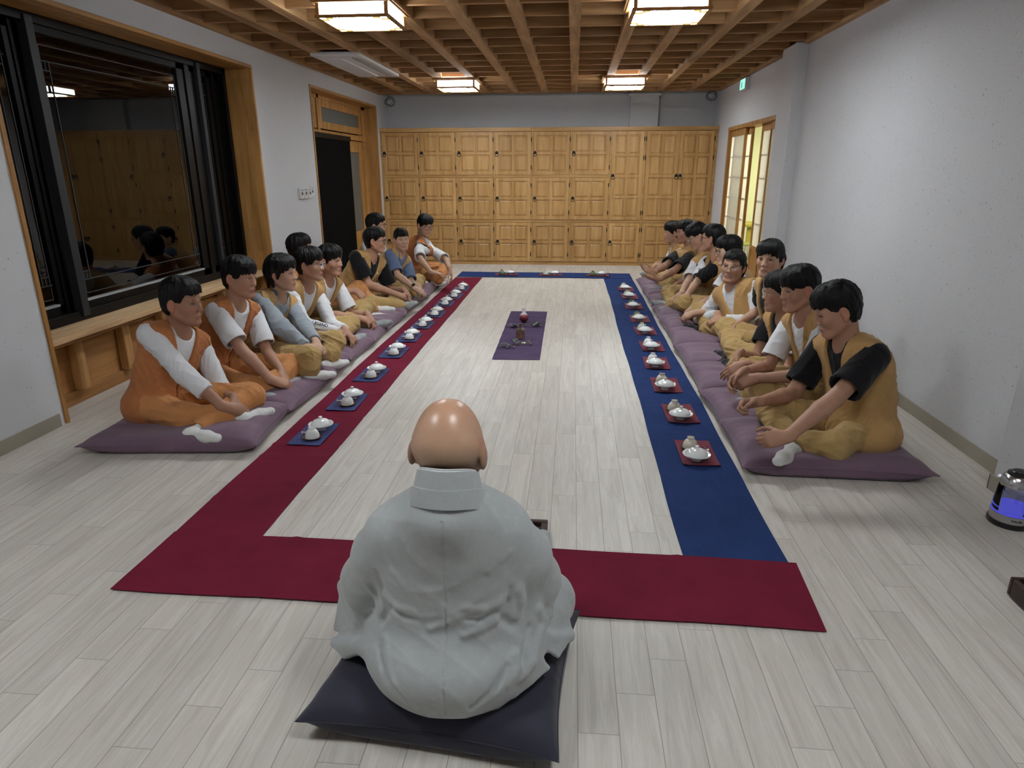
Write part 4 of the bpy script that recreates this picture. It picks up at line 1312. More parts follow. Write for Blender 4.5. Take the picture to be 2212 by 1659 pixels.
    for q in (1, -1):
        F.cap(Sh[q], El[q], .044 * (.5 + .5 * b), .036 * (.5 + .5 * b), .02)
        m1 = El[q] + (W[q] - El[q]) * .3
        F.cap(El[q], m1, .037 * (.5 + .5 * b), .039 * (.5 + .5 * b), .012); F.cap(m1, W[q], .039 * (.5 + .5 * b), .0255, .012)
        hand(F, W[q] + D[q] * .012, D[q], NN[q], -q, curl[0 if q == 1 else 1])
        hp = P + rr * q * .085 + up * .085
        F.cap(hp, kn[q], .070, .048, .03); F.cap(kn[q], an[q], .046, .030, .02)
        F.cap(an[q], an[q] + nrm(to[q] - an[q]) * .10, .027, .020, .02)
    PF = head(F, Hc, RH, hs, N, smile, wide)
    F.mesh('body', SK[skin] if not hasattr(skin, 'name') else skin, root, {'zone': zone_fn(PF, Hc, RH, hs)})
    eyes_brows(root, Hc, RH, hs, look, narrow, wide)
    if hairs is not None: hair(root, Hc, RH, hs, min(h, .005) if h < .008 else .006, hairs, hair_m or HB, seed, wide)
    if specs: glasses(root, Hc, RH, hs, specs, wide)
    if smile > .8:
        mb = MB(); t = MB(); t.ball((0, .0835, -.0700), (.015, .010, .0035), 12)
        mb.add([tuple(Hc + RH @ (A3(v) * hs)) for v in t.v], t.f); mb.build('teeth', M['teeth'], root, smooth=True)
    # ---- shirt
    F = Field(lo, hi, h)
    torso(F, .004)
    arm_t = El
    for q in (1, -1):
        if shirt in ('tee', 'polo'):
            e = Sh[q] + (El[q] - Sh[q]) * sleeve
            F.cap(Sh[q], e, .058 * (.5 + .5 * b) + .004, .068 * (.5 + .5 * b) + .006, .02, flat_b=True)
        else:
            F.cap(Sh[q] - tr * q * .012, El[q], .056 * (.5 + .5 * b), .054 * (.5 + .5 * b) + (.010 if shirt == 'sweat' else 0), .02)
            e = El[q] + (W[q] - El[q]) * (.93 if shirt != 'pushed' else .55)
            F.cap(El[q], e, .054 * (.5 + .5 * b) + (.010 if shirt == 'sweat' else 0), .043 if shirt != 'pushed' else .050 * (.5 + .5 * b), .02, flat_b=True)
            if shirt == 'sweat': F.cap(e - nrm(e - El[q]) * .03, e, .034, .032, .004, flat_b=True)
    sd = nrm(El[1] - Sh[1])
    if shirt in ('tee', 'polo'):
        F.folds(.0060, .12, seed + 5)
        for q in (1, -1):
            e = Sh[q] + (El[q] - Sh[q]) * sleeve; dd = nrm(El[q] - Sh[q])
            F.cap(e - dd * .022, e + dd * .05, .060 * (.5 + .5 * b), .064 * (.5 + .5 * b), 0, mode='sub')
    else:
        F.folds(.008 if shirt != 'sweat' else .010, .10 if shirt != 'sweat' else .13, seed + 5)
    F.cap(N - u * .012 + tf * .012, N + u * .14 + tf * .02, .062 * hs, .075 * hs, .004, mode='sub')
    F.ell(N + tf * .045 - u * .010, (.048, .05, .036), .008, TF, mode='sub')
    if shirt in ('polo', 'hood'):
        F.cap(N + tf * .075, N + tf * .13 - u * .11, .034, .008, .004, mode='sub')
    F.below(P[2] + .05)
    sm = shirt_mat or TW
    so = F.mesh('shirt', sm, root, soft=2)
    if shirt in ('polo', 'sweat'):
        G = Field(N - .16, N + .16, h)
        G.cap(N - u * .02, N + u * (.03 if shirt == 'polo' else .050), .074, .070 if shirt == 'polo' else .076, .01, flat_a=True, flat_b=True)
        G.cap(N - u * .08 + tf * .01, N + u * .14 + tf * .02, .062, .066, .004, mode='sub')
        G.cap(N + tf * .06 + u * .06, N + tf * .12 - u * .08, .030, .012, .004, mode='sub')
        G.mesh('collar', sm, so, soft=2)
    # ---- vest
    if vest is not None:
        F = Field(np.minimum(P - .27, N - .27), np.maximum(P + .27, N + .24), h)
        F.ell(P + up * .075, (.188 * b, .158 * b, .15), .05, np.stack([rr, f, up], 1))
        torso(F, .020, pelvis=False)
        F.folds(.0075, .12, seed + 11, (1.2, 1.2, .35))
        for q in (1, -1):
            a = Sc + tr * q * (sw * 1.38)
            dn_ = nrm(El[q] - Sh[q])
            F.cap(a + u * .07, a - u * .09, .060, .066, .006, mode='sub')
            F.cap(Sh[q] + tr * q * .048, Sh[q] + tr * q * .055 + dn_ * .20, .062 * (.5 + .5 * b), .066 * (.5 + .5 * b), .006, mode='sub')
        lx_, ly_, lz_ = F.local(P0, TF)
        top = Lt; bot = Lt * .30
        w_ = (lz_ - bot) / (top - bot) * .078
        d = np.maximum(np.abs(lx_) - w_, (.015 - ly_))
        F.cut(d * .9, .004)
        # closing edge below the V
        d = np.maximum(np.abs(lx_ - .004) - .003, .02 - ly_)
        dn2_ = np.maximum(d, lz_ - bot - .02)
        F.cut(dn2_, .0)
        F.cap(N - u * .01 + tf * .0, N + u * .14 + tf * .02, .070 * hs, .082 * hs, .004, mode='sub')
        F.below(P[2] + .012)
        # side slits
        for q in (1, -1):
            F.cap(P + rr * q * .17 + up * .06, P + rr * q * .17 - up * .05, .004, .02, .002, mode='sub')
        vo = F.mesh('vest', vest, root, soft=3)
        bp = P0 + u * (bot - .005) + tf * (.11 * b + .033)
        for j in (0, 1):
            c = bp - u * .10 * j - tf * .004 * j
            mb = MB(); pts = [c + tr * .012 * math.cos(t) + u * .008 * math.sin(t * 2) for t in np.linspace(0, 2 * math.pi, 14)[:-1]]
            mb.tube([tuple(q) for q in pts], .0035, 5, True); mb.ball(tuple(c + tf * .002), .007, 8)
            mb.build('toggle', M['toggle'], vo, smooth=True)
        em = MB(); ep = C + u * .055 + TF[:, 0] * -.098
        for i_, j_ in ((0, 0), (1, 0), (2, 0), (0, 1), (1, 1.2), (2, .9), (1, 2)):
            c = ep + TF[:, 0] * (i_ - 1) * .011 + u * (j_ - 1) * .011
            c = c + tf * (.100 * (.6 + .4 * b) + .024)
            em.tube([tuple(c - TF[:, 0] * .004), tuple(c + TF[:, 0] * .004 + u * .003)], .0014, 4)
        em.build('embroidery', plain_cached('green thread' if vest is VK else 'maroon thread', (58, 84, 50) if vest is VK else (96, 34, 38)), vo)
    # ---- trousers
    F = Field(lo, hi, h)
    F.ell(P + up * .085 + f * .02, (.150 * b, .120 * b, .090), .05, np.stack([rr, f, up], 1))
    for q in (1, -1):
        hp = P + rr * q * .09 + up * .09
        F.cap(hp + f * .05, kn[q], .090, knee_r, .045)
        md = kn[q] * .45 + an[q] * .55
        F.cap(kn[q], md, knee_r, .068, .035); F.cap(md, an[q] + (kn[q] - an[q]) * .10, .068, .048, .03, flat_b=True)
    F.folds(.011, .13, seed + 23, where=None)
    F.folds(.003, .06, seed + 29)
    for q in (1, -1):
        e = an[q] + (kn[q] - an[q]) * .10; dd = nrm(an[q] - kn[q])
        F.cap(e - dd * .02, e + dd * .05, .036, .04, 0, mode='sub')
    F.below(z0 - .012)
    F.mesh('trousers', pants or PK, root, soft=2)
    # ---- socks
    if sock is not None:
        for q in (1, -1):
            F = Field(np.minimum(an[q], to[q]) - .09, np.maximum(an[q], to[q]) + .09, min(h, .006))
            dd = nrm(to[q] - an[q]); sh_ = nrm(kn[q] - an[q])
            F.cap(an[q] + sh_ * .06, an[q], .034, .036, .01, flat_a=True)
            F.ell(an[q] - dd * .012 - sh_ * .012, (.036, .036, .034), .02)
            F.cap(an[q], an[q] + dd * .10, .036, .037, .02, squash=(up, 1.15)); F.cap(an[q] + dd * .10, an[q] + dd * .165, .037, .029, .02, squash=(up, 1.25))
            F.folds(.002, .04, seed + q)
            F.mesh('sock', sock, root)
    J = dict(Sh=Sh, El=El, W=W, D=D, N=N, u=u, tf=tf, tr=tr, C=C, root=root, shirt=so, RH=RH, Hc=Hc, kn=kn, an=an, to=to, b=b, f=f, rr=rr, P=P, NN=NN)
    if extras: extras(J)
    return J


_pc = {}
def plain_cached(name, c):
    if name not in _pc: _pc[name] = plain(name, c, .7)
    return _pc[name]
# ---------------------------------------------------------------- floor cushions
def cushion(cx, cy, lx_, ly_, th, rz, mat, label, seed=0, group=None, sag=(0, 0, .3), name='floor_cushion', soft=1.0):
    rnd = random.Random(seed)
    n, m = 56, 44
    vs = []; fs = []
    c, s_ = math.cos(rz), math.sin(rz)
    ph = [rnd.uniform(0, 6.28) for _ in range(9)]
    for side in (1, -1):
        for j in range(m + 1):
            for i in range(n + 1):
                u = 2 * i / n - 1; v = 2 * j / m - 1
                pin = 1 - .075 * (1 - v * v) * abs(u) ** 3; pin2 = 1 - .085 * (1 - u * u) * abs(v) ** 3
                x = u * lx_ / 2 * pin; y = v * ly_ / 2 * pin2
                e = (1 - abs(u) ** 7) * (1 - abs(v) ** 7)
                z = th * .5 * max(e, 0) ** .5 * (1 - .6 * abs(u * v) ** 4)
                edge = 1 - max(abs(u), abs(v))
                # seam wrinkles
                wr_ = .0014 * math.sin(11 * (u if abs(v) > abs(u) else v) * 2.2 + ph[0] + 3.5 * math.sin(3 * (u + v) + ph[1])) * math.exp(-edge * 7) * min(1, edge * 30)
                wr_ += .004 * math.sin(2.6 * u + 3 * v + ph[2] + 2 * math.sin(5 * v + ph[3])) * min(1, edge * 4)
                if side > 0:
                    z += wr_ * soft
                    d2 = ((x - sag[0]) ** 2 + (y - sag[1]) ** 2) / sag[2] ** 2
                    z -= th * .32 * math.exp(-d2)
                zz = th * .5 + side * z if side > 0 else th * .5 - min(z * 1.3, th * .5)
                zz = max(zz, .002) - .0
                # the side seam droops to a third of the height
                k = 1 - min(1, edge * 5)
                if edge < .02: zz = th * .47
                if side < 0 and edge > .02: gb = 1 + .05 * math.exp(-((edge - .05) / .06) ** 2) * (1 - abs(u * v) ** 2); x *= gb; y *= gb
                X = cx + x * c - y * s_; Y = cy + x * s_ + y * c
                vs.append((X, Y, zz))
    N_ = (n + 1) * (m + 1)
    for j in range(m):
        for i in range(n):
            a = j * (n + 1) + i
            fs.append((a, a + 1, a + n + 2, a + n + 1)); b = N_ + a
            fs.append((b, b + n + 1, b + n + 2, b + 1))
    per = [i for i in range(n + 1)] + [j * (n + 1) + n for j in range(1, m + 1)] + [m * (n + 1) + i for i in range(n - 1, -1, -1)] + [j * (n + 1) for j in range(m - 1, 0, -1)]
    for k in range(len(per)):
        a, b = per[k], per[(k + 1) % len(per)]; fs.append((a, N_ + a, N_ + b, b))
    mb = MB(); mb.add(vs, fs)
    root = empty(name, (cx, cy, 0), label, 'cushion', group)
    o = mb.build('cushion_cover', mat, root, smooth=True)
    o.modifiers.new('smooth', 'SUBSURF').levels = 1; o.modifiers['smooth'].render_levels = 1
    sm = MB(); pts = []
    for k in range(0, len(per), 2): pts.append((vs[per[k]][0], vs[per[k]][1], vs[per[k]][2]))
    sm.tube(pts, .0028, 5, True); sm.build('seam_piping', mat, root, smooth=True)
    return root


ordn = ['nearest', 'second', 'third', 'fourth', 'fifth', 'sixth', 'seventh', 'eighth', 'ninth', 'farthest']
LC = [3.73, 4.42, 5.07, 5.66, 6.26, 6.84, 7.46, 8.12, 8.78, 9.5]
RC = [3.72, 4.36, 5.0, 5.66, 6.28, 6.9, 7.53, 8.18, 8.86, 9.55]
for k in range(10):
    rz = [.10, -.05, .04, -.03, .05, -.04, .06, -.05, .04, .05][k]
    cushion(-2.37, LC[k], 1.06, .70, .14, rz, M['cushion'], 'mauve floor cushion of the left row, ' + ordn[k] + ' to the camera of its ten', 10 + k, 'mauve cushions on the left', (-.2, 0, .32))
    cushion(1.46, RC[k], 1.01, .72 if k == 0 else .69, .14, [-.02, .03, -.03, .02, -.04, .03, .02, -.03, .02, .04][k], M['cushion'],
            'mauve floor cushion of the right row, ' + ordn[k] + ' to the camera of its ten', 30 + k, 'mauve cushions on the right', (.15, 0, .32))
cushion(-.352, 1.765, .77, .66, .155, -.095, M['cushdark'], 'charcoal square cushion under the grey-robed person in the foreground', 60, None, (0, .05, .3), soft=1.3)
# a small fabric zipper pull near the front left corner
z_ = atz(697, 1549, .07)
tag(MB().box(z_[0] - .003, z_[0] + .003, z_[1] - .002, z_[1] + .002, .045, .065).build('zipper_pull', M['gasket'], bpy.data.objects['floor_cushion.020']), None)

# ---------------------------------------------------------------- place settings
def lidded_bowl(loc, label, group):
    r = empty('lidded_bowl', loc, label, 'bowl', group)
    x, y, z = loc
    mb = MB(); mb.lathe([(0, .0), (.030, 0), (.030, .010), (.040, .014), (.066, .030), (.078, .037), (.0785, .039), (.070, .036), (.05, .03), (0, .028)], (x, y, z), 40)
    mb.build('bowl', M['porcelain'], r, smooth=True)
    mb = MB(); mb.lathe([(.0625, .0345), (.063, .040), (.056, .052), (.040, .064), (.020, .070), (0, .0715)], (x, y, z), 40)
    l = mb.build('lid', M['porcelain'], r, smooth=True)
    mb = MB(); mb.lathe([(.0085, .069), (.0075, .078), (.011, .083), (.0115, .087), (.008, .0885), (0, .0885)], (x, y, z), 20)
    mb.build('knob', M['porcelain'], l, smooth=True)
    return r


def cup(loc, mat, label, group, big=1.0):
    r = empty('tea_cup', loc, label, 'cup', group)
    x, y, z = loc; b = big
    mb = MB(); mb.lathe([(.045 * b, .0), (.0455 * b, .002), (.043 * b, .020), (.034 * b, .040), (.024 * b, .050), (.020 * b, .052)], (x, y, z), 36)
    mb.lathe([(.041 * b, .001), (.038 * b, .02), (.03 * b, .036), (0, .045)], (x, y, z), 36)
    mb.build('cup_body', mat, r, smooth=True)
    mb = MB(); mb.lathe([(.020 * b, .051), (.0195 * b, .062), (.0215 * b, .064), (.017 * b, .064), (.016 * b, .056), (0, .055)], (x, y, z), 30)
    mb.build('foot_ring', mat, r, smooth=True)
    return r


def setting(cx, cy, rz, row, k, cupmat=None, seed=0):
    """placemat, lidded bowl, upturned cup on a wooden saucer, rest with a stick; +y is away from the guest's right"""
    rnd = random.Random(seed)
    who = {'L': 'on the crimson runner', 'R': 'on the long navy runner', 'F': 'on the far navy runner'}[row]
    n = ordn[k] if row != 'F' else ['left', 'middle', 'right'][k]
    whoc = who + ', ' + n + (' setting from the camera' if row != 'F' else ' one of three')
    g = {'L': 'left row settings', 'R': 'right row settings', 'F': 'far end settings'}[row]
    c, s_ = math.cos(rz), math.sin(rz)
    def W(x, y): return (cx + x * c - y * s_, cy + x * s_ + y * c)
    z = .013 if row != 'F' else .019
    n_ = 16; vs = []; fs = []
    a, b = .104, .180
    for layer in (0, 1):
        for j in range(n_ + 1):
            for i in range(9):
                u = 2 * i / 8 - 1; v = 2 * j / n_ - 1
                p = W(u * a, v * b)
                zz = z - .002 + .0015 * math.sin(3 * u + 4 * v + k) + (.003 * max(0, abs(u) + abs(v) - 1.75) * 4)
                vs.append((p[0], p[1], zz + (.002 if layer else 0)))
    m_ = 9 * (n_ + 1)
    for j in range(n_):
        for i in range(8):
            q = j * 9 + i; fs.append((q, q + 9, q + 10, q + 1)); fs.append((m_ + q, m_ + q + 1, m_ + q + 10, m_ + q + 9))
    per = [i for i in range(9)] + [j * 9 + 8 for j in range(1, n_ + 1)] + [n_ * 9 + i for i in range(7, -1, -1)] + [j * 9 for j in range(n_ - 1, 0, -1)]
    for q in range(len(per)): fs.append((per[q], per[(q + 1) % len(per)], m_ + per[(q + 1) % len(per)], m_ + per[q]))
    mb = MB(); mb.add(vs, fs)
    mt = 'blue' if row == 'L' else 'red'
    tag(mb.build('placemat', M['mat' + mt], smooth=True), {'blue': 'dark blue', 'red': 'dark red'}[mt] + ' cloth placemat ' + whoc, 'placemat', g)
    z += .0035
    j1 = rnd.uniform(-.006, .006); j2 = rnd.uniform(-.008, .008)
    p = W(.019 + j1 * .5, (.068 if row != 'R' else .116) + j2 * .5); lidded_bowl((p[0], p[1], z), 'white lidded bowl ' + whoc, g)
    p = W((.019 if row != 'R' else .030) - j1 * .5, (-.075 if row != 'R' else -.056) + j2 * .5)
    sb = MB(); sb.lathe([(0, 0), (.034, 0), (.058, .007), (.060, .010), (.057, .0095), (.036, .004), (0, .004)], (p[0], p[1], z), 36)
    tag(sb.build('saucer', M['saucer'], smooth=True), 'brown wooden saucer ' + whoc, 'saucer', g)
    mt_ = cupmat or M['porcelain']
    nm = {'celadon': 'dark green', 'pale': 'pale green', 'cream': 'cream'}.get(next((k2 for k2 in ('celadon', 'pale', 'cream') if M[k2] is mt_), ''), 'white')
    cup((p[0], p[1], z + .0055), mt_, nm + ' upturned tea cup ' + whoc, g)
    a0 = W(-.066, -.012); a1 = W(-.062, .03)
    p0 = Vector((*W(-.076, -.014), z + .006)); p1 = Vector((*W(-.038, -.006), z + .006))
    mb = MB(); mb.tube([tuple(p0 + (p1 - p0) * t) for t in (0, .12, .3, .5, .7, .88, 1)], [.004, .0085, .0065, .0045, .0065, .0085, .004], 10)
    tag(mb.build('pick_rest', M['porcelain'], smooth=True), 'white knotted ceramic rest ' + whoc, 'rest', g)
    ya = -.12 if row == 'L' else -.075
    q0 = Vector((*W(-.054, ya), z + .007)); q1 = Vector((*W(-.060, ya + .132), z + .0175))
    mb = MB(); mb.tube([tuple(q0), tuple(q0 + (q1 - q0) * .5), tuple(q1)], [.0022, .0032, .0026], 7)
    tag(mb.build('bamboo_pick', M['stick'], smooth=True), 'brown bamboo pick ' + whoc, 'pick', g)


LYs = [3.775, 4.39, 5.05, 5.75, 6.33, 6.9, 7.47, 8.1, 8.62, 9.2]
LXs = [-1.597, -1.583, -1.60, -1.60, -1.597, -1.585, -1.57, -1.57, -1.545, -1.54]
for k in range(10): setting(LXs[k], LYs[k], .0 + .02 * math.sin(k * 2.1), 'L', k, None, k)
RYs = [3.683, 4.35, 4.98, 5.6, 6.18, 6.81, 7.4, 8.13, 8.79, 9.38]
RXs = [.763, .768, .755, .754, .778, .78, .779, .776, .778, .77]
cm = [M['cream'], M['cream'], M['cream'], None, None, M['pale'], M['celadon'], M['celadon'], M['pale'], M['pale']]
for k in range(10): setting(RXs[k], RYs[k], math.pi + .02 * math.sin(k * 1.7), 'R', k, cm[k], 20 + k)
for k, x in enumerate((-1.03, -.325, .42)):
    setting(x, 10.56, -math.pi / 2, 'F', k, [M['celadon'], M['pale'], M['celadon']][k], 40 + k)

# ---------------------------------------------------------------- purple cloth with two vases
cv = [(-.679, 5.624), (-.257, 5.644), (-.271, 7.742), (-.700, 7.734)]
vs = []; fs = []; nx, ny = 16, 120
for layer in (0, 1):
    for j in range(ny + 1):
        for i in range(nx + 1):
            u = i / nx; v = j / ny
            x = (cv[0][0] * (1 - u) + cv[1][0] * u) * (1 - v) + (cv[3][0] * (1 - u) + cv[2][0] * u) * v
            y = (cv[0][1] * (1 - u) + cv[1][1] * u) * (1 - v) + (cv[3][1] * (1 - u) + cv[2][1] * u) * v
            h = sum(.006 * math.exp(-((v - f) / .006) ** 2) for f in (.08, .17, .33, .47, .60, .72, .85, .93)) * 1.4 + .003 * math.sin(u * 6 + v * 14) * math.sin(v * 31)
            vs.append((x, y, .006 + h + (.0 if layer else -.004)))
n = (nx + 1) * (ny + 1)
for j in range(ny):
    for i in range(nx):
        a = j * (nx + 1) + i
        fs.append((a, a + nx + 1, a + nx + 2, a + 1)); fs.append((n + a, n + a + 1, n + a + nx + 2, n + a + nx + 1))
per = list(range(nx + 1)) + [j * (nx + 1) + nx for j in range(1, ny + 1)] + [ny * (nx + 1) + i for i in range(nx - 1, -1, -1)] + [j * (nx + 1) for j in range(ny - 1, 0, -1)]
for k in range(len(per)):
    a, b = per[k], per[(k + 1) % len(per)]; fs.append((a, b, n + b, n + a))
mb = MB(); mb.add(vs, fs)
tag(mb.build('table_cloth', M['purple'], smooth=True), 'creased violet cloth strip in the middle of the floor', 'cloth')

m = NT('crimson and white glaze'); tc = m.n('ShaderNodeTexCoord'); sp = m.n('ShaderNodeSeparateXYZ'); m.l(tc.outputs['Object'], sp.inputs[0])
zz = m.math('ADD', sp.outputs[2], m.math('MULTIPLY', m.noise(m.coord(), 22, 4, .6), .055))
m.bsdf(m.ramp(m.math('MULTIPLY', zz, 5.0), [(.38, (92, 18, 34)), (.52, (140, 60, 72)), (.62, (204, 204, 206)), (.9, (196, 200, 202))]), .12, spec=.6, Coat_Weight=.4)
M['vase1'] = m.m
m = NT('brown stoneware'); m.bsdf(m.ramp(m.noise(m.coord(), 14, 5, .6), [(.32, (34, 24, 22)), (.46, (96, 66, 56)), (.7, (126, 92, 80))]), .5, spec=.4)
M['vase2'] = m.m
v = empty('round_vase', (-.505, 7.13, .014), 'round white and crimson bottle vase on the violet cloth', 'vase')
mb = MB(); mb.lathe([(0, 0), (.026, 0), (.030, .006), (.046, .024), (.053, .046), (.049, .070), (.034, .088), (.021, .098), (.018, .112), (.0195, .135), (.021, .146), (.018, .146), (.016, .11), (0, .10)], (-.505, 7.13, .014), 40)
mb.build('vase_body', M['vase1'], v, smooth=True)
v = empty('square_vase', (-.485, 6.38, .014), 'brown stoneware bottle vase with square shoulders and thin neck', 'vase')
mb = MB()
prof = [(.040, 0), (.045, .004), (.045, .082), (.041, .092), (.026, .102), (.017, .108), (.0145, .130), (.017, .142), (.0235, .147), (.022, .148), (.013, .14), (0, .135)]
nn = 40; vs = []
for j, (r, z) in enumerate(prof):
    for i in range(nn):
        a = 2 * math.pi * i / nn
        sq = (abs(math.cos(a)) ** 5 + abs(math.sin(a)) ** 5) ** (-1 / 5) if j < 5 else 1.0
        k_ = 1.0 if j >= 5 else (.4 + .6 * (1 - j / 8))
        rr_ = r * (1 + (sq - 1) * k_ * .8)
        vs.append((-.485 + rr_ * math.cos(a), 6.38 + rr_ * math.sin(a), .014 + z))
fs = [(j * nn + i, j * nn + (i + 1) % nn, (j + 1) * nn + (i + 1) % nn, (j + 1) * nn + i) for j in range(len(prof) - 1) for i in range(nn)] + [tuple(range(nn))[::-1]]
mb.add(vs, fs); mb.build('vase_body', M['vase2'], v, smooth=True)

M['leaf'] = NT('dark leaf'); _n = M['leaf']; _n.bsdf(_n.ramp(_n.noise(_n.coord(rnd=2), 30, 3, .5), [(.3, (26, 40, 28)), (.7, (52, 70, 46))]), .38, spec=.5); M['leaf'] = _n.m
M['petal'] = plain('cream petal', (226, 216, 160), .6)


def leaf_shape(mb, p, az, L, w, lift, curl=.3):
    d = Vector((math.cos(az), math.sin(az), 0)); x = Vector((-math.sin(az), math.cos(az), 0))
    vs = []; n = 8
    for i in range(n + 1):
        t = i / n
        c = Vector(p) + d * L * t + Vector((0, 0, lift * math.sin(t * math.pi * .8)))
        ww = w * math.sin(math.pi * min(1, t * .96 + .02)) ** .8
        for s in (-1, 0, 1): vs.append(tuple(c + x * ww * s + Vector((0, 0, abs(s) * ww * curl))))
    for i in range(n + 1):
        for s in range(3):
            q = vs[i * 3 + s]; vs.append((q[0], q[1], q[2] - .0012))
    o = 3 * (n + 1); fs = []
    for i in range(n):
        for s in (0, 1):
            a = i * 3 + s; fs.append((a, a + 1, a + 4, a + 3)); fs.append((o + a, o + a + 3, o + a + 4, o + a + 1))
        fs.append((i * 3, i * 3 + 3, o + i * 3 + 3, o + i * 3)); fs.append((i * 3 + 2, o + i * 3 + 2, o + i * 3 + 5, i * 3 + 5))
    mb.add(vs, fs)


def sprig(base, pts, leaves, label, flower=None):
    r = empty('leafy_sprig', base, label, 'branch')
    MB().tube(pts, .0022, 6).build('stem', M['stick'], r, smooth=True)
    for (p, az, L, w, lf) in leaves:
        mb = MB(); leaf_shape(mb, p, az, L, w, lf); mb.build('leaf', M['leaf'], r, smooth=True)
    if flower:
        mb = MB()
        for k in range(5): leaf_shape(mb, flower, k * 1.257 + .3, .024, .009, .008, .4)
        mb.ball((flower[0], flower[1], flower[2] + .006), .005, 8)
        mb.build('flower', M['petal'], r, smooth=True)
zb = .018
sprig((-.42, 6.93, zb), [(-.38, 7.0, .03), (-.45, 6.93, .022), (-.52, 6.88, .022), (-.60, 6.90, .02)],
      [((-.55, 6.89, zb), 3.4, .10, .020, .02), ((-.57, 6.88, zb), 2.7, .09, .018, .015), ((-.56, 6.87, zb), 3.9, .09, .02, .02), ((-.585, 6.9, zb), 3.1, .07, .016, .02), ((-.54, 6.88, zb), 4.6, .06, .018, .02)],
      'dark green leafy sprig left of centre between the two vases')
sprig((-.38, 6.95, zb), [(-.28, 7.02, .04), (-.34, 6.96, .03), (-.42, 6.90, .02)],
      [((-.39, 6.93, zb), .4, .10, .03, .02), ((-.38, 6.92, zb), -.4, .085, .026, .015), ((-.40, 6.92, zb), -1.2, .07, .024, .02), ((-.42, 6.91, zb), 3.3, .07, .018, .01), ((-.37, 6.95, zb), 1.0, .07, .026, .025)],
      'dark green leafy sprig right of centre between the two vases')
sprig((-.50, 6.12, zb), [(-.33, 6.2, .04), (-.36, 6.23, .045), (-.44, 6.14, .025), (-.54, 6.06, .02), (-.60, 6.02, .02)],
      [((-.50, 6.13, zb), 1.9, .10, .026, .03), ((-.49, 6.12, zb), 2.4, .09, .024, .03), ((-.51, 6.10, zb), 1.2, .08, .02, .02), ((-.55, 6.05, zb), 3.0, .11, .02, .02), ((-.57, 6.03, zb), 3.5, .10, .018, .01),
       ((-.56, 6.02, zb), 4.4, .07, .02, .01), ((-.53, 6.03, zb), 5.0, .065, .018, .01), ((-.40, 6.15, zb), .9, .05, .018, .02), ((-.39, 6.14, zb), -.9, .05, .016, .01)],
      'leafy sprig with a cream flower in front of brown vase', (-.435, 6.12, .026))

# ---------------------------------------------------------------- tray before the seated person, kettle, wooden box
t = empty('serving_tray', (-.36, 2.62, 0), 'dark wooden tray on the floor beyond the grey-robed person', 'tray')
x0, x1, y0_, y1_ = -.64, -.078, 2.38, 2.752
mb = MB()
for b in ((x0, x1, y0_, y0_ + .03), (x0, x1, y1_ - .03, y1_), (x0, x0 + .03, y0_ + .03, y1_ - .03), (x1 - .03, x1, y0_ + .03, y1_ - .03)): mb.box(*b, .02, .05)
mb.build('rim', M['darkwood'], t, bevel=.005)
MB().box(x0 + .01, x1 - .01, y0_ + .01, y1_ - .01, .016, .034).build('base', M['darkwood'], t, bevel=.002)

K = (2.105, 3.0)
k_ = empty('electric_kettle', (K[0], K[1], 0), 'glass and steel electric kettle with blue glow, right edge of room', 'kettle')
mb = MB(); mb.lathe([(0, 0), (.088, 0), (.090, .006), (.090, .022), (.084, .026), (0, .026)], (*K, 0), 48); mb.build('power_base', M['blackplastic'], k_, smooth=True)
mb = MB(); mb.lathe([(.084, .026), (.0845, .062), (.080, .064), (0, .064)], (*K, 0), 48); sb = mb.build('steel_band', M['steel'], k_, smooth=True)
cu = bpy.data.curves.new('lettering', 'FONT'); cu.body = 'PHILIPS'; cu.size = .0135; cu.extrude = .0004; cu.align_x = 'CENTER'
tmp = bpy.data.objects.new('lettering', cu); COL.objects.link(tmp)
bpy.context.view_layer.update()
me = bpy.data.meshes.new_from_object(tmp); bpy.data.objects.remove(tmp)
me.name = 'lettering'
a0 = math.radians(-104)
for v in me.vertices:
    a = a0 + v.co.x / .085
    r = .0852 + v.co.z
    v.co = Vector((r * math.cos(a), r * math.sin(a), .040 + v.co.y))
mesh_obj('lettering', me, M['blackplastic'], sb)
mb = MB(); mb.lathe([(.0815, .064), (.080, .11), (.074, .18), (.069, .205), (.067, .205), (.072, .18), (.078, .11), (.0795, .066)], (*K, 0), 48); mb.build('glass_body', M['lens'], k_, smooth=True)
mb = MB(); mb.lathe([(.0825, .064), (.0825, .068), (.0805, .068)], (*K, 0), 48); mb.lathe([(.0808, .0885), (.0808, .0895), (.0800, .0895)], (*K, 0), 48)
mb.build('blue_light_ring', emit('blue ring light', (.14, .14, 1.0), .55), k_, smooth=True)
water = NT('water'); g_ = water.n('ShaderNodeBsdfGlossy'); g_.inputs['Roughness'].default_value = .02; t_ = water.n('ShaderNodeBsdfTransparent'); t_.inputs[0].default_value = (.86, .9, .96, 1)
f_ = water.n('ShaderNodeFresnel'); f_.inputs[0].default_value = 1.33; x_ = water.n('ShaderNodeMixShader')
water.l(f_.outputs[0], x_.inputs[0]); water.l(t_.outputs[0], x_.inputs[1]); water.l(g_.outputs[0], x_.inputs[2]); water.l(x_.outputs[0], water.out.inputs[0])
mb = MB(); mb.lathe([(.078, .066), (.0775, .10), (.0755, .135), (0, .135)], (*K, 0), 48); mb.build('water', water.m, k_, smooth=True)
mb = MB(); mb.lathe([(.0705, .198), (.070, .215), (.060, .245), (.050, .252), (.048, .252)], (*K, 0), 48)
sd_ = Vector((-1.0, -.12, 0)).normalized()
pb = Vector((*K, 0))
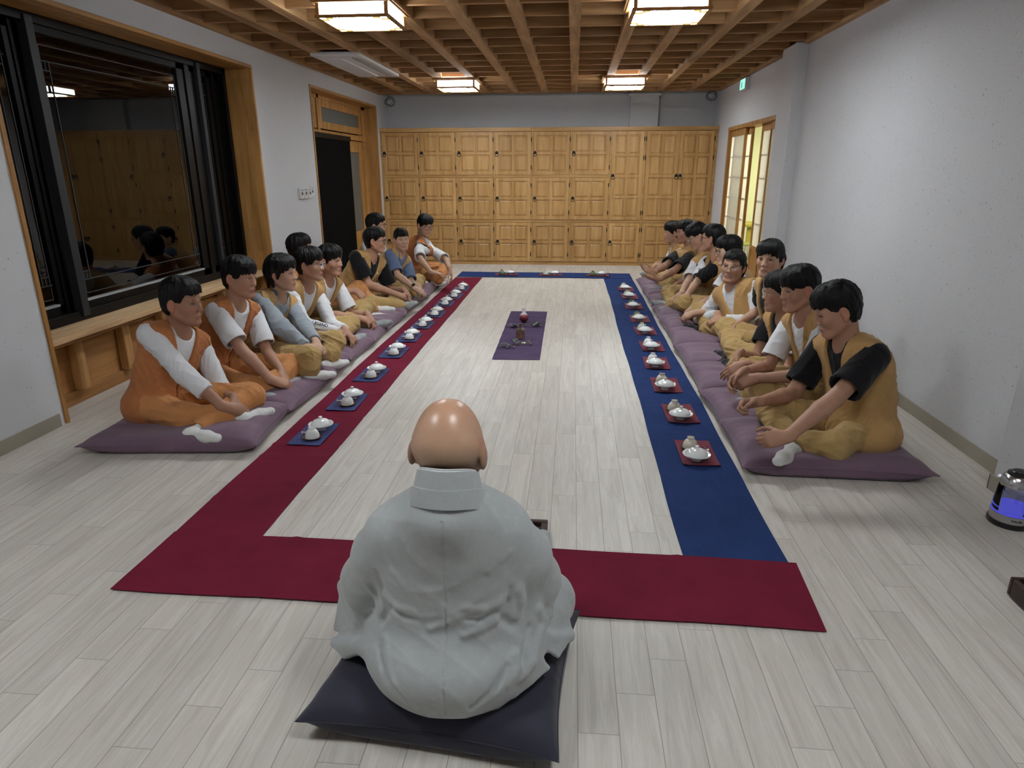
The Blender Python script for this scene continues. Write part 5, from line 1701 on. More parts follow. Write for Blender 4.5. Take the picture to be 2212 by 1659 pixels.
mb.tube([pb + sd_ * .062 + Vector((0, 0, .215)), pb + sd_ * .082 + Vector((0, 0, .234)), pb + sd_ * .098 + Vector((0, 0, .246))], [.024, .016, .009], 12)
mb.build('steel_collar', M['steel'], k_, smooth=True)
mb = MB(); mb.lathe([(.052, .250), (.050, .257), (.034, .262), (.030, .268), (.012, .270), (0, .270)], (*K, 0), 40); mb.build('lid', M['blackplastic'], k_, smooth=True)
mb = MB(); hp_ = [(K[0] + .066, K[1], .235), (K[0] + .11, K[1] + .005, .245), (K[0] + .125, K[1] + .005, .20), (K[0] + .12, K[1] + .004, .13), (K[0] + .085, K[1], .075)]
mb.tube(hp_, [.012, .014, .013, .012, .012], 12); mb.build('handle', M['blackplastic'], k_, smooth=True)
mb = MB(); mb.tube([(2.20, 3.02, .012), (2.206, 3.06, .05), (2.2, 3.07, .3), (2.2, 3.075, .62), (2.205, 3.075, .95)], .006, 8)
tag(mb.build('power_cord', M['blackplastic'], smooth=True), 'black cord rising along the right wall behind the kettle', 'cord')
b_ = empty('wooden_box', (1.86, 2.30, 0), 'dark brown wooden box cut off at the right edge of the picture', 'box')
mb = MB(); bx0, bx1, by0, by1 = 1.742, 2.0, 2.20, 2.40
mb.box(bx0, bx1, by0, by0 + .02, .008, .085); mb.box(bx0, bx1, by1 - .02, by1, .008, .085); mb.box(bx0, bx0 + .02, by0 + .02, by1 - .02, .008, .085); mb.box(bx1 - .02, bx1, by0 + .02, by1 - .02, .008, .085)
mb.build('side_walls', M['darkwood'], b_, bevel=.006, seg=3)
MB().box(bx0 + .008, bx1 - .008, by0 + .008, by1 - .008, 0, .018).build('base', M['darkwood'], b_, bevel=.003)
# ---------------------------------------------------------------- the seated people
def hc(px, py, y, s=1.0, hp=0.0):
    """head centre from the crown seen in the photograph, at depth y"""
    p = aty(px, py, y); p[2] -= (.124 - .02 * abs(hp)) * s * 1.19
    return p


FL = (1, 0); FR = (-1, 0)
def Z(px, py, z): return atz(px, py, z)
def mk(*a): return A3(*a)
short = dict(top=.016, back=-.075, side=.005, fringe=.052, wisp=.004, vol=.9)
bowl = dict(top=.018, back=-.082, side=-.010, fringe=.024, wisp=.007, vol=1.15)
mop = dict(top=.020, back=-.09, side=-.022, fringe=.020, wisp=.008, vol=1.25)


def patch_text(J, txt, pos, xdir, ydir, size, mat, name='print', extr=.0006):
    cu = bpy.data.curves.new('print', 'FONT'); cu.body = txt; cu.size = size; cu.extrude = extr; cu.align_x = 'CENTER'; cu.offset = size * .02
    tmp = bpy.data.objects.new('print', cu); COL.objects.link(tmp); bpy.context.view_layer.update()
    me = bpy.data.meshes.new_from_object(tmp); bpy.data.objects.remove(tmp)
    x = nrm(xdir); z = nrm(np.cross(x, ydir)); y = np.cross(z, x)
    off = np.array(root_loc(J['root']))
    for v in me.vertices:
        c = A3(v.co.x, v.co.y, v.co.z); p = A3(pos) + x * c[0] + y * c[1] + z * c[2] - off
        v.co = Vector(p)
    me.name = name
    return mesh_obj(name, me, mat, J['shirt'] if False else J['root'])


# --- left row, near to far (they face right; their right side is nearest the camera)
def ex_L1(J):
    # small dark peak mark on the far cuff
    q = -1; e = J['El'][q] + (J['W'][q] - J['El'][q]) * .40; d = nrm(J['W'][q] - J['El'][q])
    c = e + A3(.12, -.30, .95) * .050
    mb = MB(); mb.add([tuple(c - d * .012), tuple(c + d * .012), tuple(c + A3(0, .004, .012)), tuple(c - d * .012 + A3(0, 0, -.003)), tuple(c + d * .012 + A3(0, 0, -.003)), tuple(c + A3(0, .004, .009))],
                     [(0, 1, 2), (3, 5, 4), (0, 3, 4, 1), (1, 4, 5, 2), (2, 5, 3, 0)])
    mb.build('mark', M['iron'], J['shirt'])
person('person in orange vest and white long-sleeved shirt, nearest of left row, smiling', (-2.64, 3.83, .085), hc(385, 600, 3.95), (.93, -.36), .36, -.12, h=.005, skin=2,
       shirt='pushed', shirt_mat=TW, vest=VO, pants=PO, hairs=dict(short, top=.022, vol=1.0, fringe=.050, fy=0), smile=.9, narrow=.5, sock=SW, seed=1, bulk=1.08,
       knees={1: Z(398, 900, .15), -1: Z(543, 856, .19)}, ankles={1: Z(527, 905, .12), -1: Z(415, 938, .10)}, toes={1: Z(597, 884, .115), -1: Z(458, 945, .10)},
       wr={1: Z(484, 880, .21), -1: Z(505, 862, .22)}, hd={1: (.7, .35, -.25), -1: (.45, -.55, -.35)}, hn={1: (-.3, .5, -.75), -1: (-.5, -.2, -.75)}, curl=(.55, .5),
       poles={1: (-.5, -.35, -.8), -1: (-.3, .5, -.8)}, extras=ex_L1, look=(.3, 0))
person('person in orange vest and white t-shirt, second of left row, before the window ledge', (-2.66, 4.56, .085), hc(512, 553, 4.62), (.93, -.36), .22, -.12, hroll=-.06, h=.005, skin=0,
       shirt='tee', vest=VO, pants=PO, hairs=dict(bowl, vol=1.1), narrow=.35, sock=SG, seed=2, sleeve=.80,
       knees={1: Z(535, 838, .14), -1: Z(640, 788, .20)}, ankles={1: Z(618, 835, .11), -1: Z(545, 862, .10)}, toes={1: Z(668, 814, .11), -1: Z(585, 860, .10)},
       wr={1: Z(588, 822, .20), -1: Z(607, 800, .22)}, hd={1: (.75, .35, -.3), -1: (.45, -.5, -.45)}, hn={1: (-.3, .4, -.8), -1: (-.5, -.3, -.75)}, curl=(.7, .6),
       poles={1: (-.5, -.35, -.8), -1: (-.3, .5, -.8)}, look=(-.5, 0))
person('person in grey sweatshirt and khaki vest with long black hair, third of left row', (-2.62, 5.2, .085), hc(603, 549, 5.25), (.93, -.36), .34, -.05, h=.005, skin=1,
       shirt='sweat', shirt_mat=TG, vest=VK, pants=PK, hairs=dict(mop, long=.35, part=.02, fringe=.018, side=-.05, back=-.11, vol=1.3), narrow=.3, sock=SW, seed=3,
       knees={1: Z(668, 772, .26), -1: Z(722, 737, .26)}, ankles={1: Z(668, 815, .12), -1: Z(705, 790, .11)}, toes={1: Z(722, 808, .105), -1: Z(735, 785, .10)},
       wr={1: Z(665, 752, .30), -1: Z(682, 738, .31)}, hd={1: (.7, .45, -.2), -1: (.45, -.6, -.3)}, hn={1: (-.3, .5, -.75), -1: (-.5, -.2, -.75)}, curl=(.55, .5),
       poles={1: (-.4, -.5, -.8), -1: (-.3, .6, -.7)})


def ex_L4(J):
    q = 1; e0 = J['El'][q]; w0 = J['W'][q]; d = nrm(w0 - e0); S0 = J['Sh'][q]
    side = nrm(A3(.35, -.75, .60)); side = nrm(side - d * (side @ d)); up_ = nrm(np.cross(side, d))
    patch_text(J, 'LEGEND', e0 + (w0 - e0) * .44 + side * .053, d, -up_ if up_[2] < 0 else up_, .032, M['iron'], 'sleeve_print')
    mb = MB(); st = nrm(A3(-.1, -.9, -.1)); d2 = nrm(e0 - S0); s2 = nrm(st - d2 * (st @ d2)); s3 = nrm(st - d * (st @ d))
    pts = [S0 + (e0 - S0) * t + s2 * .061 for t in (.55, .7, .85, .97)] + [e0 + (w0 - e0) * t + s3 * .0545 for t in (.1, .25, .4, .55, .68)]
    mb.tube([tuple(p) for p in pts], .0028, 5); mb.build('red_stripe', plain('red sleeve stripe', (120, 30, 40), .7), J['shirt'], smooth=True)
person('person with clear glasses and white long sleeves with dark lettering, left row', (-2.62, 5.76, .085), hc(665, 533, 5.75), (.93, -.36), .38, -.05, h=.006, skin=0,
       shirt='long', shirt_mat=TW, vest=VK, pants=PK, hairs=dict(bowl, fringe=.030), narrow=.3, sock=SG, seed=4, specs=M['wire'], smile=.3,
       knees={1: Z(695, 738, .19), -1: Z(757, 700, .20)}, ankles={1: Z(765, 735, .115), -1: Z(700, 755, .10)}, toes={1: Z(792, 722, .115), -1: Z(735, 752, .10)},
       wr={1: Z(735, 720, .23), -1: Z(746, 713, .25)}, hd={1: (.7, .3, -.35), -1: (.6, -.35, -.6)}, hn={1: (-.4, .4, -.7), -1: (-.6, -.2, -.7)}, curl=(.4, .35),
       poles={1: (-.4, -.4, -.8), -1: (-.3, .5, -.8)}, extras=ex_L4)
person('person in orange trousers with one raised knee, head set back by the left wall', (-2.62, 6.95, .085), hc(645, 504, 6.8), FL, .55, .0, h=.007, skin=0,
       shirt='tee', vest=VO, pants=PO, hairs=dict(bowl, fringe=.035), sock=SW, seed=5,
       knees={1: Z(775, 622, .34), -1: mk(-2.2, 7.15, .17)}, ankles={1: Z(812, 668, .14), -1: mk(-2.15, 6.8, .12)}, toes={1: Z(858, 668, .14), -1: mk(-2.0, 6.85, .11)},
       wr={1: Z(768, 628, .38), -1: mk(-2.35, 7.1, .25)}, hd={1: (.7, .1, -.6), -1: (.9, .1, -.2)}, hn={1: (-.5, .5, -.5), -1: (0, 0, -1)}, curl=(.45, .4), poles={1: (-.3, -.3, -.8), -1: (-.3, .5, -.8)})
person('person in white t-shirt and khaki vest with a heavy fringe, middle of left row', (-2.62, 6.34, .085), hc(710, 528, 6.32), (.93, -.36), .18, -.08, h=.006, skin=0,
       shirt='tee', vest=VK, pants=PK, hairs=dict(mop, fringe=.014, vol=1.2), narrow=.35, sock=SG, seed=6, sleeve=.8,
       knees={1: Z(755, 695, .19), -1: Z(793, 662, .21)}, ankles={1: Z(808, 702, .12), -1: Z(755, 718, .10)}, toes={1: Z(830, 698, .12), -1: Z(785, 716, .10)},
       wr={1: Z(779, 688, .23), -1: Z(795, 680, .25)}, hd={1: (.75, .3, -.3), -1: (.6, -.3, -.6)}, hn={1: (-.3, .4, -.8), -1: (-.6, -.2, -.7)}, curl=(.6, .5),
       poles={1: (-.4, -.4, -.8), -1: (-.3, .5, -.8)})


def ex_L7(J):
    c = J['C'] + J['u'] * .05 + J['tr'] * -.062 + J['tf'] * .128
    mb = MB(); mb.ball(tuple(c), (.008, .006, .009), 8); mb.build('white_emblem', TW, J['shirt'], smooth=True)
person('stout person with glasses, black polo shirt and khaki vest, in profile in left row', (-2.58, 7.52, .085), hc(808, 489, 7.55, 1.04), (.93, -.36), .50, -.05, h=.006, skin=0, bulk=1.28, hs=1.05,
       shirt='polo', shirt_mat=TB, vest=VK, pants=PK, hairs=dict(bowl, fringe=.040, side=.0), narrow=.2, sock=SG, seed=7, specs=M['wiredark'], sleeve=.75,
       knees={1: Z(800, 655, .20), -1: Z(882, 618, .22)}, ankles={1: Z(880, 660, .12), -1: Z(830, 670, .10)}, toes={1: Z(912, 649, .12), -1: Z(860, 668, .10)},
       wr={1: Z(855, 635, .25), -1: Z(874, 627, .27)}, hd={1: (.75, .3, -.3), -1: (.6, -.3, -.6)}, hn={1: (-.3, .4, -.8), -1: (-.6, -.2, -.7)}, curl=(.6, .55),
       poles={1: (-.4, -.5, -.7), -1: (-.3, .5, -.8)}, extras=ex_L7)
person('person with dark-rimmed glasses and khaki vest, behind the stout one in black polo', (-2.76, 8.8, .085), hc(811, 461, 8.8), FL, .12, .05, h=.008, skin=1,
       shirt='tee', vest=VK, pants=PK, hairs=dict(mop, fringe=.030, part=.01, vol=1.15), sock=SW, seed=8, specs=M['wiredark'],
       knees={1: Z(885, 600, .22), -1: mk(-2.2, 8.9, .2)}, ankles={1: Z(905, 615, .12), -1: mk(-2.15, 8.5, .12)}, toes={1: Z(926, 609, .12), -1: mk(-2.0, 8.6, .11)}, pose='knees')


def ex_L9(J):
    q = 1; w = J['W'][q]; d = nrm(w - J['El'][q])
    mb = MB(); a = nrm(np.cross(d, A3(0, 0, 1))); b_ = np.cross(a, d)
    mb.tube([tuple(w - d * .03 + (a * math.cos(t) + b_ * math.sin(t)) * .031) for t in np.linspace(0, 6.283, 17)[:-1]], .006, 6, True)
    wr_ = mb.build('watch', M['steel'], J['root'], smooth=True)
    n = nrm(A3(.45, -.75, .45)); n = nrm(n - d * (n @ d)); c = w - d * .03 + n * .033
    x = d; y = np.cross(n, x); mb = MB(); k_ = 16
    vs = [tuple(c + (x * math.cos(t) + y * math.sin(t)) * .021) for t in np.linspace(0, 6.283, k_ + 1)[:-1]] + [tuple(c + n * .009 + (x * math.cos(t) + y * math.sin(t)) * .019) for t in np.linspace(0, 6.283, k_ + 1)[:-1]]
    mb.add(vs, [(i, (i + 1) % k_, k_ + (i + 1) % k_, k_ + i) for i in range(k_)] + [tuple(range(k_))[::-1], tuple(range(k_, 2 * k_))])
    mb.build('watch_case', M['steel'], wr_)
    mb = MB(); c2 = c + n * .0095; vs = [tuple(c2 + (x * math.cos(t) + y * math.sin(t)) * .015) for t in np.linspace(0, 6.283, k_ + 1)[:-1]] + [tuple(c2 + n * .001)]
    mb.add(vs, [(i, (i + 1) % k_, k_) for i in range(k_)]); mb.build('watch_dial', M['blackplastic'], wr_)
person('person in slate blue t-shirt and khaki vest wearing a watch, looking at the camera', (-2.44, 8.16, .085), hc(866, 491, 8.2, .97), (.82, -.57), -.42, -.03, hroll=.05, h=.0065, skin=1, bulk=.92, hs=.97,
       shirt='tee', shirt_mat=TS, vest=VK, pants=PK, hairs=dict(short, fringe=.040, top=.018), narrow=.1, sock=SG, seed=9, sleeve=.85,
       knees={1: Z(875, 625, .20), -1: Z(905, 606, .2)}, ankles={1: Z(905, 640, .11), -1: Z(890, 640, .1)}, toes={1: Z(915, 636, .105), -1: Z(905, 640, .1)},
       wr={1: Z(898, 624, .26), -1: Z(902, 618, .27)}, hd={1: (.6, .3, -.4), -1: (.5, -.3, -.5)}, hn={1: (-.3, .5, -.7), -1: (-.6, -.2, -.7)}, curl=(.55, .5),
       poles={1: (-.4, -.5, -.7), -1: (-.3, .5, -.8)}, extras=ex_L9)
person('person with glasses in orange vest, farthest of left row, arms resting on the knees', (-2.42, 9.7, .085), hc(917, 463, 9.7), (.85, -.52), -.25, -.28, h=.0065, skin=1, bulk=.94,
       shirt='tee', vest=VO, pants=PO, hairs=dict(mop, part=.0, fringe=.016), sock=SW, seed=10, specs=M['wiredark'], sleeve=.8, narrow=.3,
       knees={1: Z(945, 597, .20), -1: Z(962, 579, .20)}, ankles={1: Z(950, 610, .11), -1: Z(938, 612, .10)}, toes={1: Z(960, 606, .11), -1: Z(950, 612, .10)},
       wr={1: Z(931, 588, .31), -1: Z(970, 580, .32)}, hd={1: (.95, -.1, -.1), -1: (.35, 0, -.9)}, hn={1: (0, 0, -1), -1: (-.9, 0, -.3)}, curl=(.25, .35),
       poles={1: (-.2, -.4, .1), -1: (0, .5, .1)})

# --- right row, near to far (they face left; their left side is nearest the camera)
person('person in black t-shirt and khaki vest, nearest of right row, looking down, arms stretched forward', (1.68, 3.76, .085), hc(1815, 614, 3.80, 1.0, .4), (-.955, -.29), -.38, -.42, h=.005, skin=0, bulk=1.22,
       shirt='tee', shirt_mat=TB, vest=VK, pants=PK, hairs=dict(short, top=.024, vol=1.0, fringe=.038), narrow=.6, sock=SW, seed=21, hunch=.03, sleeve=.78,
       knees={-1: Z(1800, 965, .15), 1: Z(1665, 885, .21)}, ankles={-1: Z(1712, 955, .13), 1: Z(1712, 975, .11)}, toes={-1: Z(1690, 912, .13), 1: Z(1672, 1004, .11)},
       wr={-1: Z(1700, 944, .30), 1: Z(1640, 868, .32)}, hd={-1: (-.95, -.12, -.15), 1: (-.9, -.1, -.1)}, hn={-1: (.1, .9, -.35), 1: (-.1, -.75, -.5)}, curl=(.85, .85),
       poles={-1: (.3, -.3, -.8), 1: (.2, .3, -.8)})
person('person in white t-shirt and khaki vest with thick fringe, second of right row', (1.70, 4.42, .085), hc(1733, 574, 4.45, 1.0, .2), (-.955, -.29), -.12, -.22, h=.005, skin=0, bulk=1.0,
       shirt='tee', vest=VK, pants=PK, hairs=dict(bowl, fringe=.016, vol=1.2, side=.012), narrow=.4, sock=SG, seed=22, hunch=.02, sleeve=.8,
       knees={-1: Z(1650, 850, .19), 1: Z(1597, 797, .2)}, ankles={-1: Z(1605, 852, .12), 1: Z(1640, 870, .1)}, toes={-1: Z(1592, 830, .12), 1: Z(1610, 870, .1)},
       wr={-1: Z(1632, 817, .30), 1: Z(1606, 803, .33)}, hd={-1: (-.9, -.05, -.3), 1: (-.75, -.25, -.6)}, hn={-1: (.1, .75, -.6), 1: (.1, -.7, -.5)}, curl=(.5, .75),
       poles={-1: (.3, -.3, -.8), 1: (.2, .3, -.8)})


def ex_R3(J):
    q = -1; S0 = J['Sh'][q]; e0 = J['El'][q]; d = nrm(e0 - S0); n = nrm(A3(-.75, -.55, .2)); n = nrm(n - d * (n @ d)); x = np.cross(d, n)
    c = S0 + (e0 - S0) * .55 + n * .074
    mb = MB(); vs = []
    for a_, b_ in ((-1, -1), (1, -1), (1, 1), (-1, 1)): vs.append(tuple(c + x * a_ * .028 + d * b_ * .032))
    vs += [tuple(A3(v) - n * .02) for v in vs]
    mb.add(vs, [(0, 1, 2, 3), (4, 7, 6, 5), (0, 4, 5, 1), (1, 5, 6, 2), (2, 6, 7, 3), (3, 7, 4, 0)]); mb.build('white_patch', TW, J['shirt'])
person('person with glasses in black t-shirt with white sleeve patch, third of right row', (1.68, 5.02, .085), hc(1692, 585, 5.0), (-.955, -.29), -.36, -.1, h=.006, skin=0, bulk=1.1,
       shirt='tee', shirt_mat=TB, vest=VK, pants=PK, hairs=dict(bowl, fringe=.03), sock=SB, seed=23, specs=M['wire'], hunch=.02,
       knees={-1: Z(1625, 795, .19), 1: Z(1590, 758, .19)}, ankles={-1: Z(1580, 795, .12), 1: Z(1610, 800, .1)}, toes={-1: Z(1562, 780, .12), 1: Z(1585, 800, .1)},
       wr={-1: Z(1608, 787, .28), 1: Z(1598, 764, .31)}, hd={-1: (-.8, -.05, -.45), 1: (-.5, -.2, -.8)}, hn={-1: (.2, .7, -.6), 1: (.4, -.5, -.6)}, curl=(.5, .35),
       poles={-1: (.3, -.3, -.8), 1: (.2, .3, -.8)}, extras=ex_R3)
person('tall upright person in black t-shirt with parted hair, facing the camera, right row', (1.80, 5.70, .085), hc(1668, 518, 5.65), (-.96, -.27), .68, -.05, h=.0055, skin=1, bulk=1.0,
       shirt='tee', shirt_mat=TB, vest=VK, pants=PK, hairs=dict(mop, part=-.012, fringe=.018, long=.15), narrow=.3, smile=.4, sock=SB, seed=24,
       knees={-1: Z(1600, 735, .21), 1: Z(1567, 706, .26)}, ankles={-1: Z(1573, 775, .12), 1: Z(1590, 775, .11)}, toes={-1: Z(1548, 762, .12), 1: Z(1565, 782, .1)},
       wr={-1: Z(1625, 722, .25), 1: Z(1592, 700, .30)}, hd={-1: (-.9, .1, -.3), 1: (-.8, -.2, -.4)}, hn={-1: (.1, .7, -.6), 1: (0, -.5, -.8)}, curl=(.5, .45), poles={-1: (.2, -.6, -.6), 1: (.2, .5, -.6)})


def ex_R5(J):
    for q in (1, -1):
        S0 = J['Sh'][q]; e0 = J['El'][q]; d = nrm(e0 - S0); a = nrm(np.cross(d, A3(0, 0, 1))); b_ = np.cross(a, d); c = S0 + (e0 - S0) * .62
        mb = MB(); k_ = 24
        vs = []
        for t in np.linspace(0, 6.283, k_ + 1)[:-1]:
            for w, r in ((-.009, .0705), (.009, .0705), (.009, .058), (-.009, .058)): vs.append(tuple(c + d * w + (a * math.cos(t) + b_ * math.sin(t)) * r))
        mb.add(vs, [(4 * i + j, 4 * i + (j + 1) % 4, 4 * ((i + 1) % k_) + (j + 1) % 4, 4 * ((i + 1) % k_) + j) for i in range(k_) for j in range(4)])
        mb.build('black_arm_stripe', TB, J['shirt'], smooth=True)
person('smiling person with glasses, swept-back hair and white sleeves with black arm stripes', (1.66, 6.28, .085), hc(1588, 538, 6.3), (-.78, -.62), .35, -.05, hroll=-.08, h=.0055, skin=0, bulk=1.15,
       shirt='long', shirt_mat=TW, vest=VK, pants=PK, hairs=dict(short, fringe=.060, top=.012, long=.5, vol=.9, back=-.11, side=-.02), narrow=.6, smile=1.0, specs=M['wire'], sock=SB, seed=25, 
       knees={-1: Z(1560, 706, .20), 1: Z(1510, 672, .24)}, ankles={-1: Z(1512, 714, .12), 1: Z(1545, 722, .10)}, toes={-1: Z(1483, 706, .12), 1: Z(1515, 722, .1)},
       wr={-1: Z(1564, 690, .28), 1: Z(1552, 678, .29)}, hd={-1: (-.85, .4, -.2), 1: (-.3, -.8, -.3)}, hn={-1: (.1, .5, -.8), 1: (0, -.3, -.9)}, curl=(.4, .35), poles={-1: (.75, -.6, -.2), 1: (-.3, .8, -.3)})
person('person with glasses in white t-shirt, in profile just behind the smiling one', (1.72, 6.92, .085), hc(1577, 508, 6.9), FR, .0, -.12, h=.007, skin=1,
       shirt='tee', vest=VK, pants=PK, hairs=dict(bowl, fringe=.026), specs=M['wiredark'], sock=SB, seed=26, hunch=.02,
       knees={-1: Z(1520, 680, .19), 1: Z(1500, 655, .2)}, ankles={-1: Z(1480, 690, .11), 1: Z(1500, 694, .1)}, toes={-1: Z(1465, 678, .11), 1: Z(1480, 694, .1)},
       wr={-1: Z(1502, 676, .26), 1: Z(1500, 664, .27)}, hd={-1: (-.8, .3, -.35), 1: (-.75, -.2, -.4)}, hn={-1: (.1, .5, -.8), 1: (0, -.3, -.9)}, curl=(.55, .5), poles={-1: (.3, -.4, -.7), 1: (.2, .5, -.6)})
person('dark-haired person set back by the sliding doors with the face turned away', (1.86, 7.52, .085), hc(1543, 484, 7.52), FR, -.55, -.05, h=.008, skin=0,
       shirt='tee', shirt_mat=TB, vest=VK, pants=PK, hairs=dict(short, top=.016), specs=M['wiredark'], sock=SB, seed=27,
       wr={-1: Z(1472, 620, .27), 1: Z(1465, 612, .28)}, hd={-1: (-.8, .3, -.35), 1: (-.75, -.2, -.4)}, hn={-1: (.1, .5, -.8), 1: (0, -.3, -.9)}, knees={-1: mk(1.36, 7.4, .2), 1: mk(1.36, 8.0, .2)})


def ex_R8(J):
    q = -1; S0 = J['Sh'][q]; e0 = J['El'][q]; d = nrm(e0 - S0); n = nrm(A3(-.45, -.85, .1)); n = nrm(n - d * (n @ d)); x = np.cross(d, n)
    c = S0 + (e0 - S0) * .66 + n * .072
    mb = MB(); mb.tube([tuple(c + x * a_ * .011 + d * b_ * .012) for a_, b_ in ((-1, 1), (-1, -.2), (0, -1), (1, 0), (.1, 1), (-1, 1))], .0022, 5); mb.build('sleeve_logo', M['iron'], J['shirt'], smooth=True)
person('person with thin glasses in white t-shirt with head bowed low, right row', (1.64, 8.16, .085), hc(1508, 483, 8.1, 1.0, .5), FR, .05, -.5, h=.0065, skin=1,
       shirt='tee', vest=VK, pants=PK, hairs=dict(bowl, fringe=.030, side=.01), specs=M['wire'], sock=SG, seed=28, hunch=.02, sleeve=.85, narrow=.6,
       knees={-1: Z(1478, 655, .22), 1: Z(1445, 632, .23)}, ankles={-1: Z(1440, 657, .12), 1: Z(1455, 665, .1)}, toes={-1: Z(1418, 654, .115), 1: Z(1432, 668, .1)},
       wr={-1: Z(1482, 640, .28), 1: Z(1472, 634, .29)}, hd={-1: (-.8, .3, -.35), 1: (-.75, -.2, -.4)}, hn={-1: (.1, .5, -.8), 1: (0, -.3, -.9)}, curl=(.5, .5), poles={-1: (.3, -.4, -.7), 1: (.2, .5, -.6)}, extras=ex_R8)
person('person in black t-shirt holding both open palms out, far end of right row', (1.62, 8.9, .085), hc(1484, 475, 8.85), FR, .05, -.08, h=.0065, skin=0, bulk=1.1,
       shirt='tee', shirt_mat=TB, vest=VK, pants=PK, hairs=dict(bowl, fringe=.034), sock=SG, seed=29, sleeve=.8,
       knees={-1: Z(1450, 612, .2), 1: Z(1428, 600, .2)}, ankles={-1: Z(1440, 626, .12), 1: Z(1450, 628, .1)}, toes={-1: Z(1418, 625, .12), 1: Z(1430, 630, .1)},
       wr={-1: Z(1424, 603, .36), 1: Z(1412, 588, .42)}, hd={-1: (-.95, 0, .1), 1: (-.9, -.05, .25)}, hn={-1: (-.1, .45, .85), 1: (-.1, -.55, .8)}, curl=(.28, .22), poles={-1: (.4, -.2, -.8), 1: (.3, .3, -.8)})
person('person in white t-shirt just beyond the one with open palms, last of right row', (1.58, 9.75, .085), hc(1455, 478, 9.7), FR, .0, -.08, h=.008, skin=1,
       shirt='tee', vest=VK, pants=PK, hairs=dict(mop), sock=SG, seed=30, knees={-1: mk(1.2, 9.5, .19), 1: mk(1.2, 10.0, .19)})

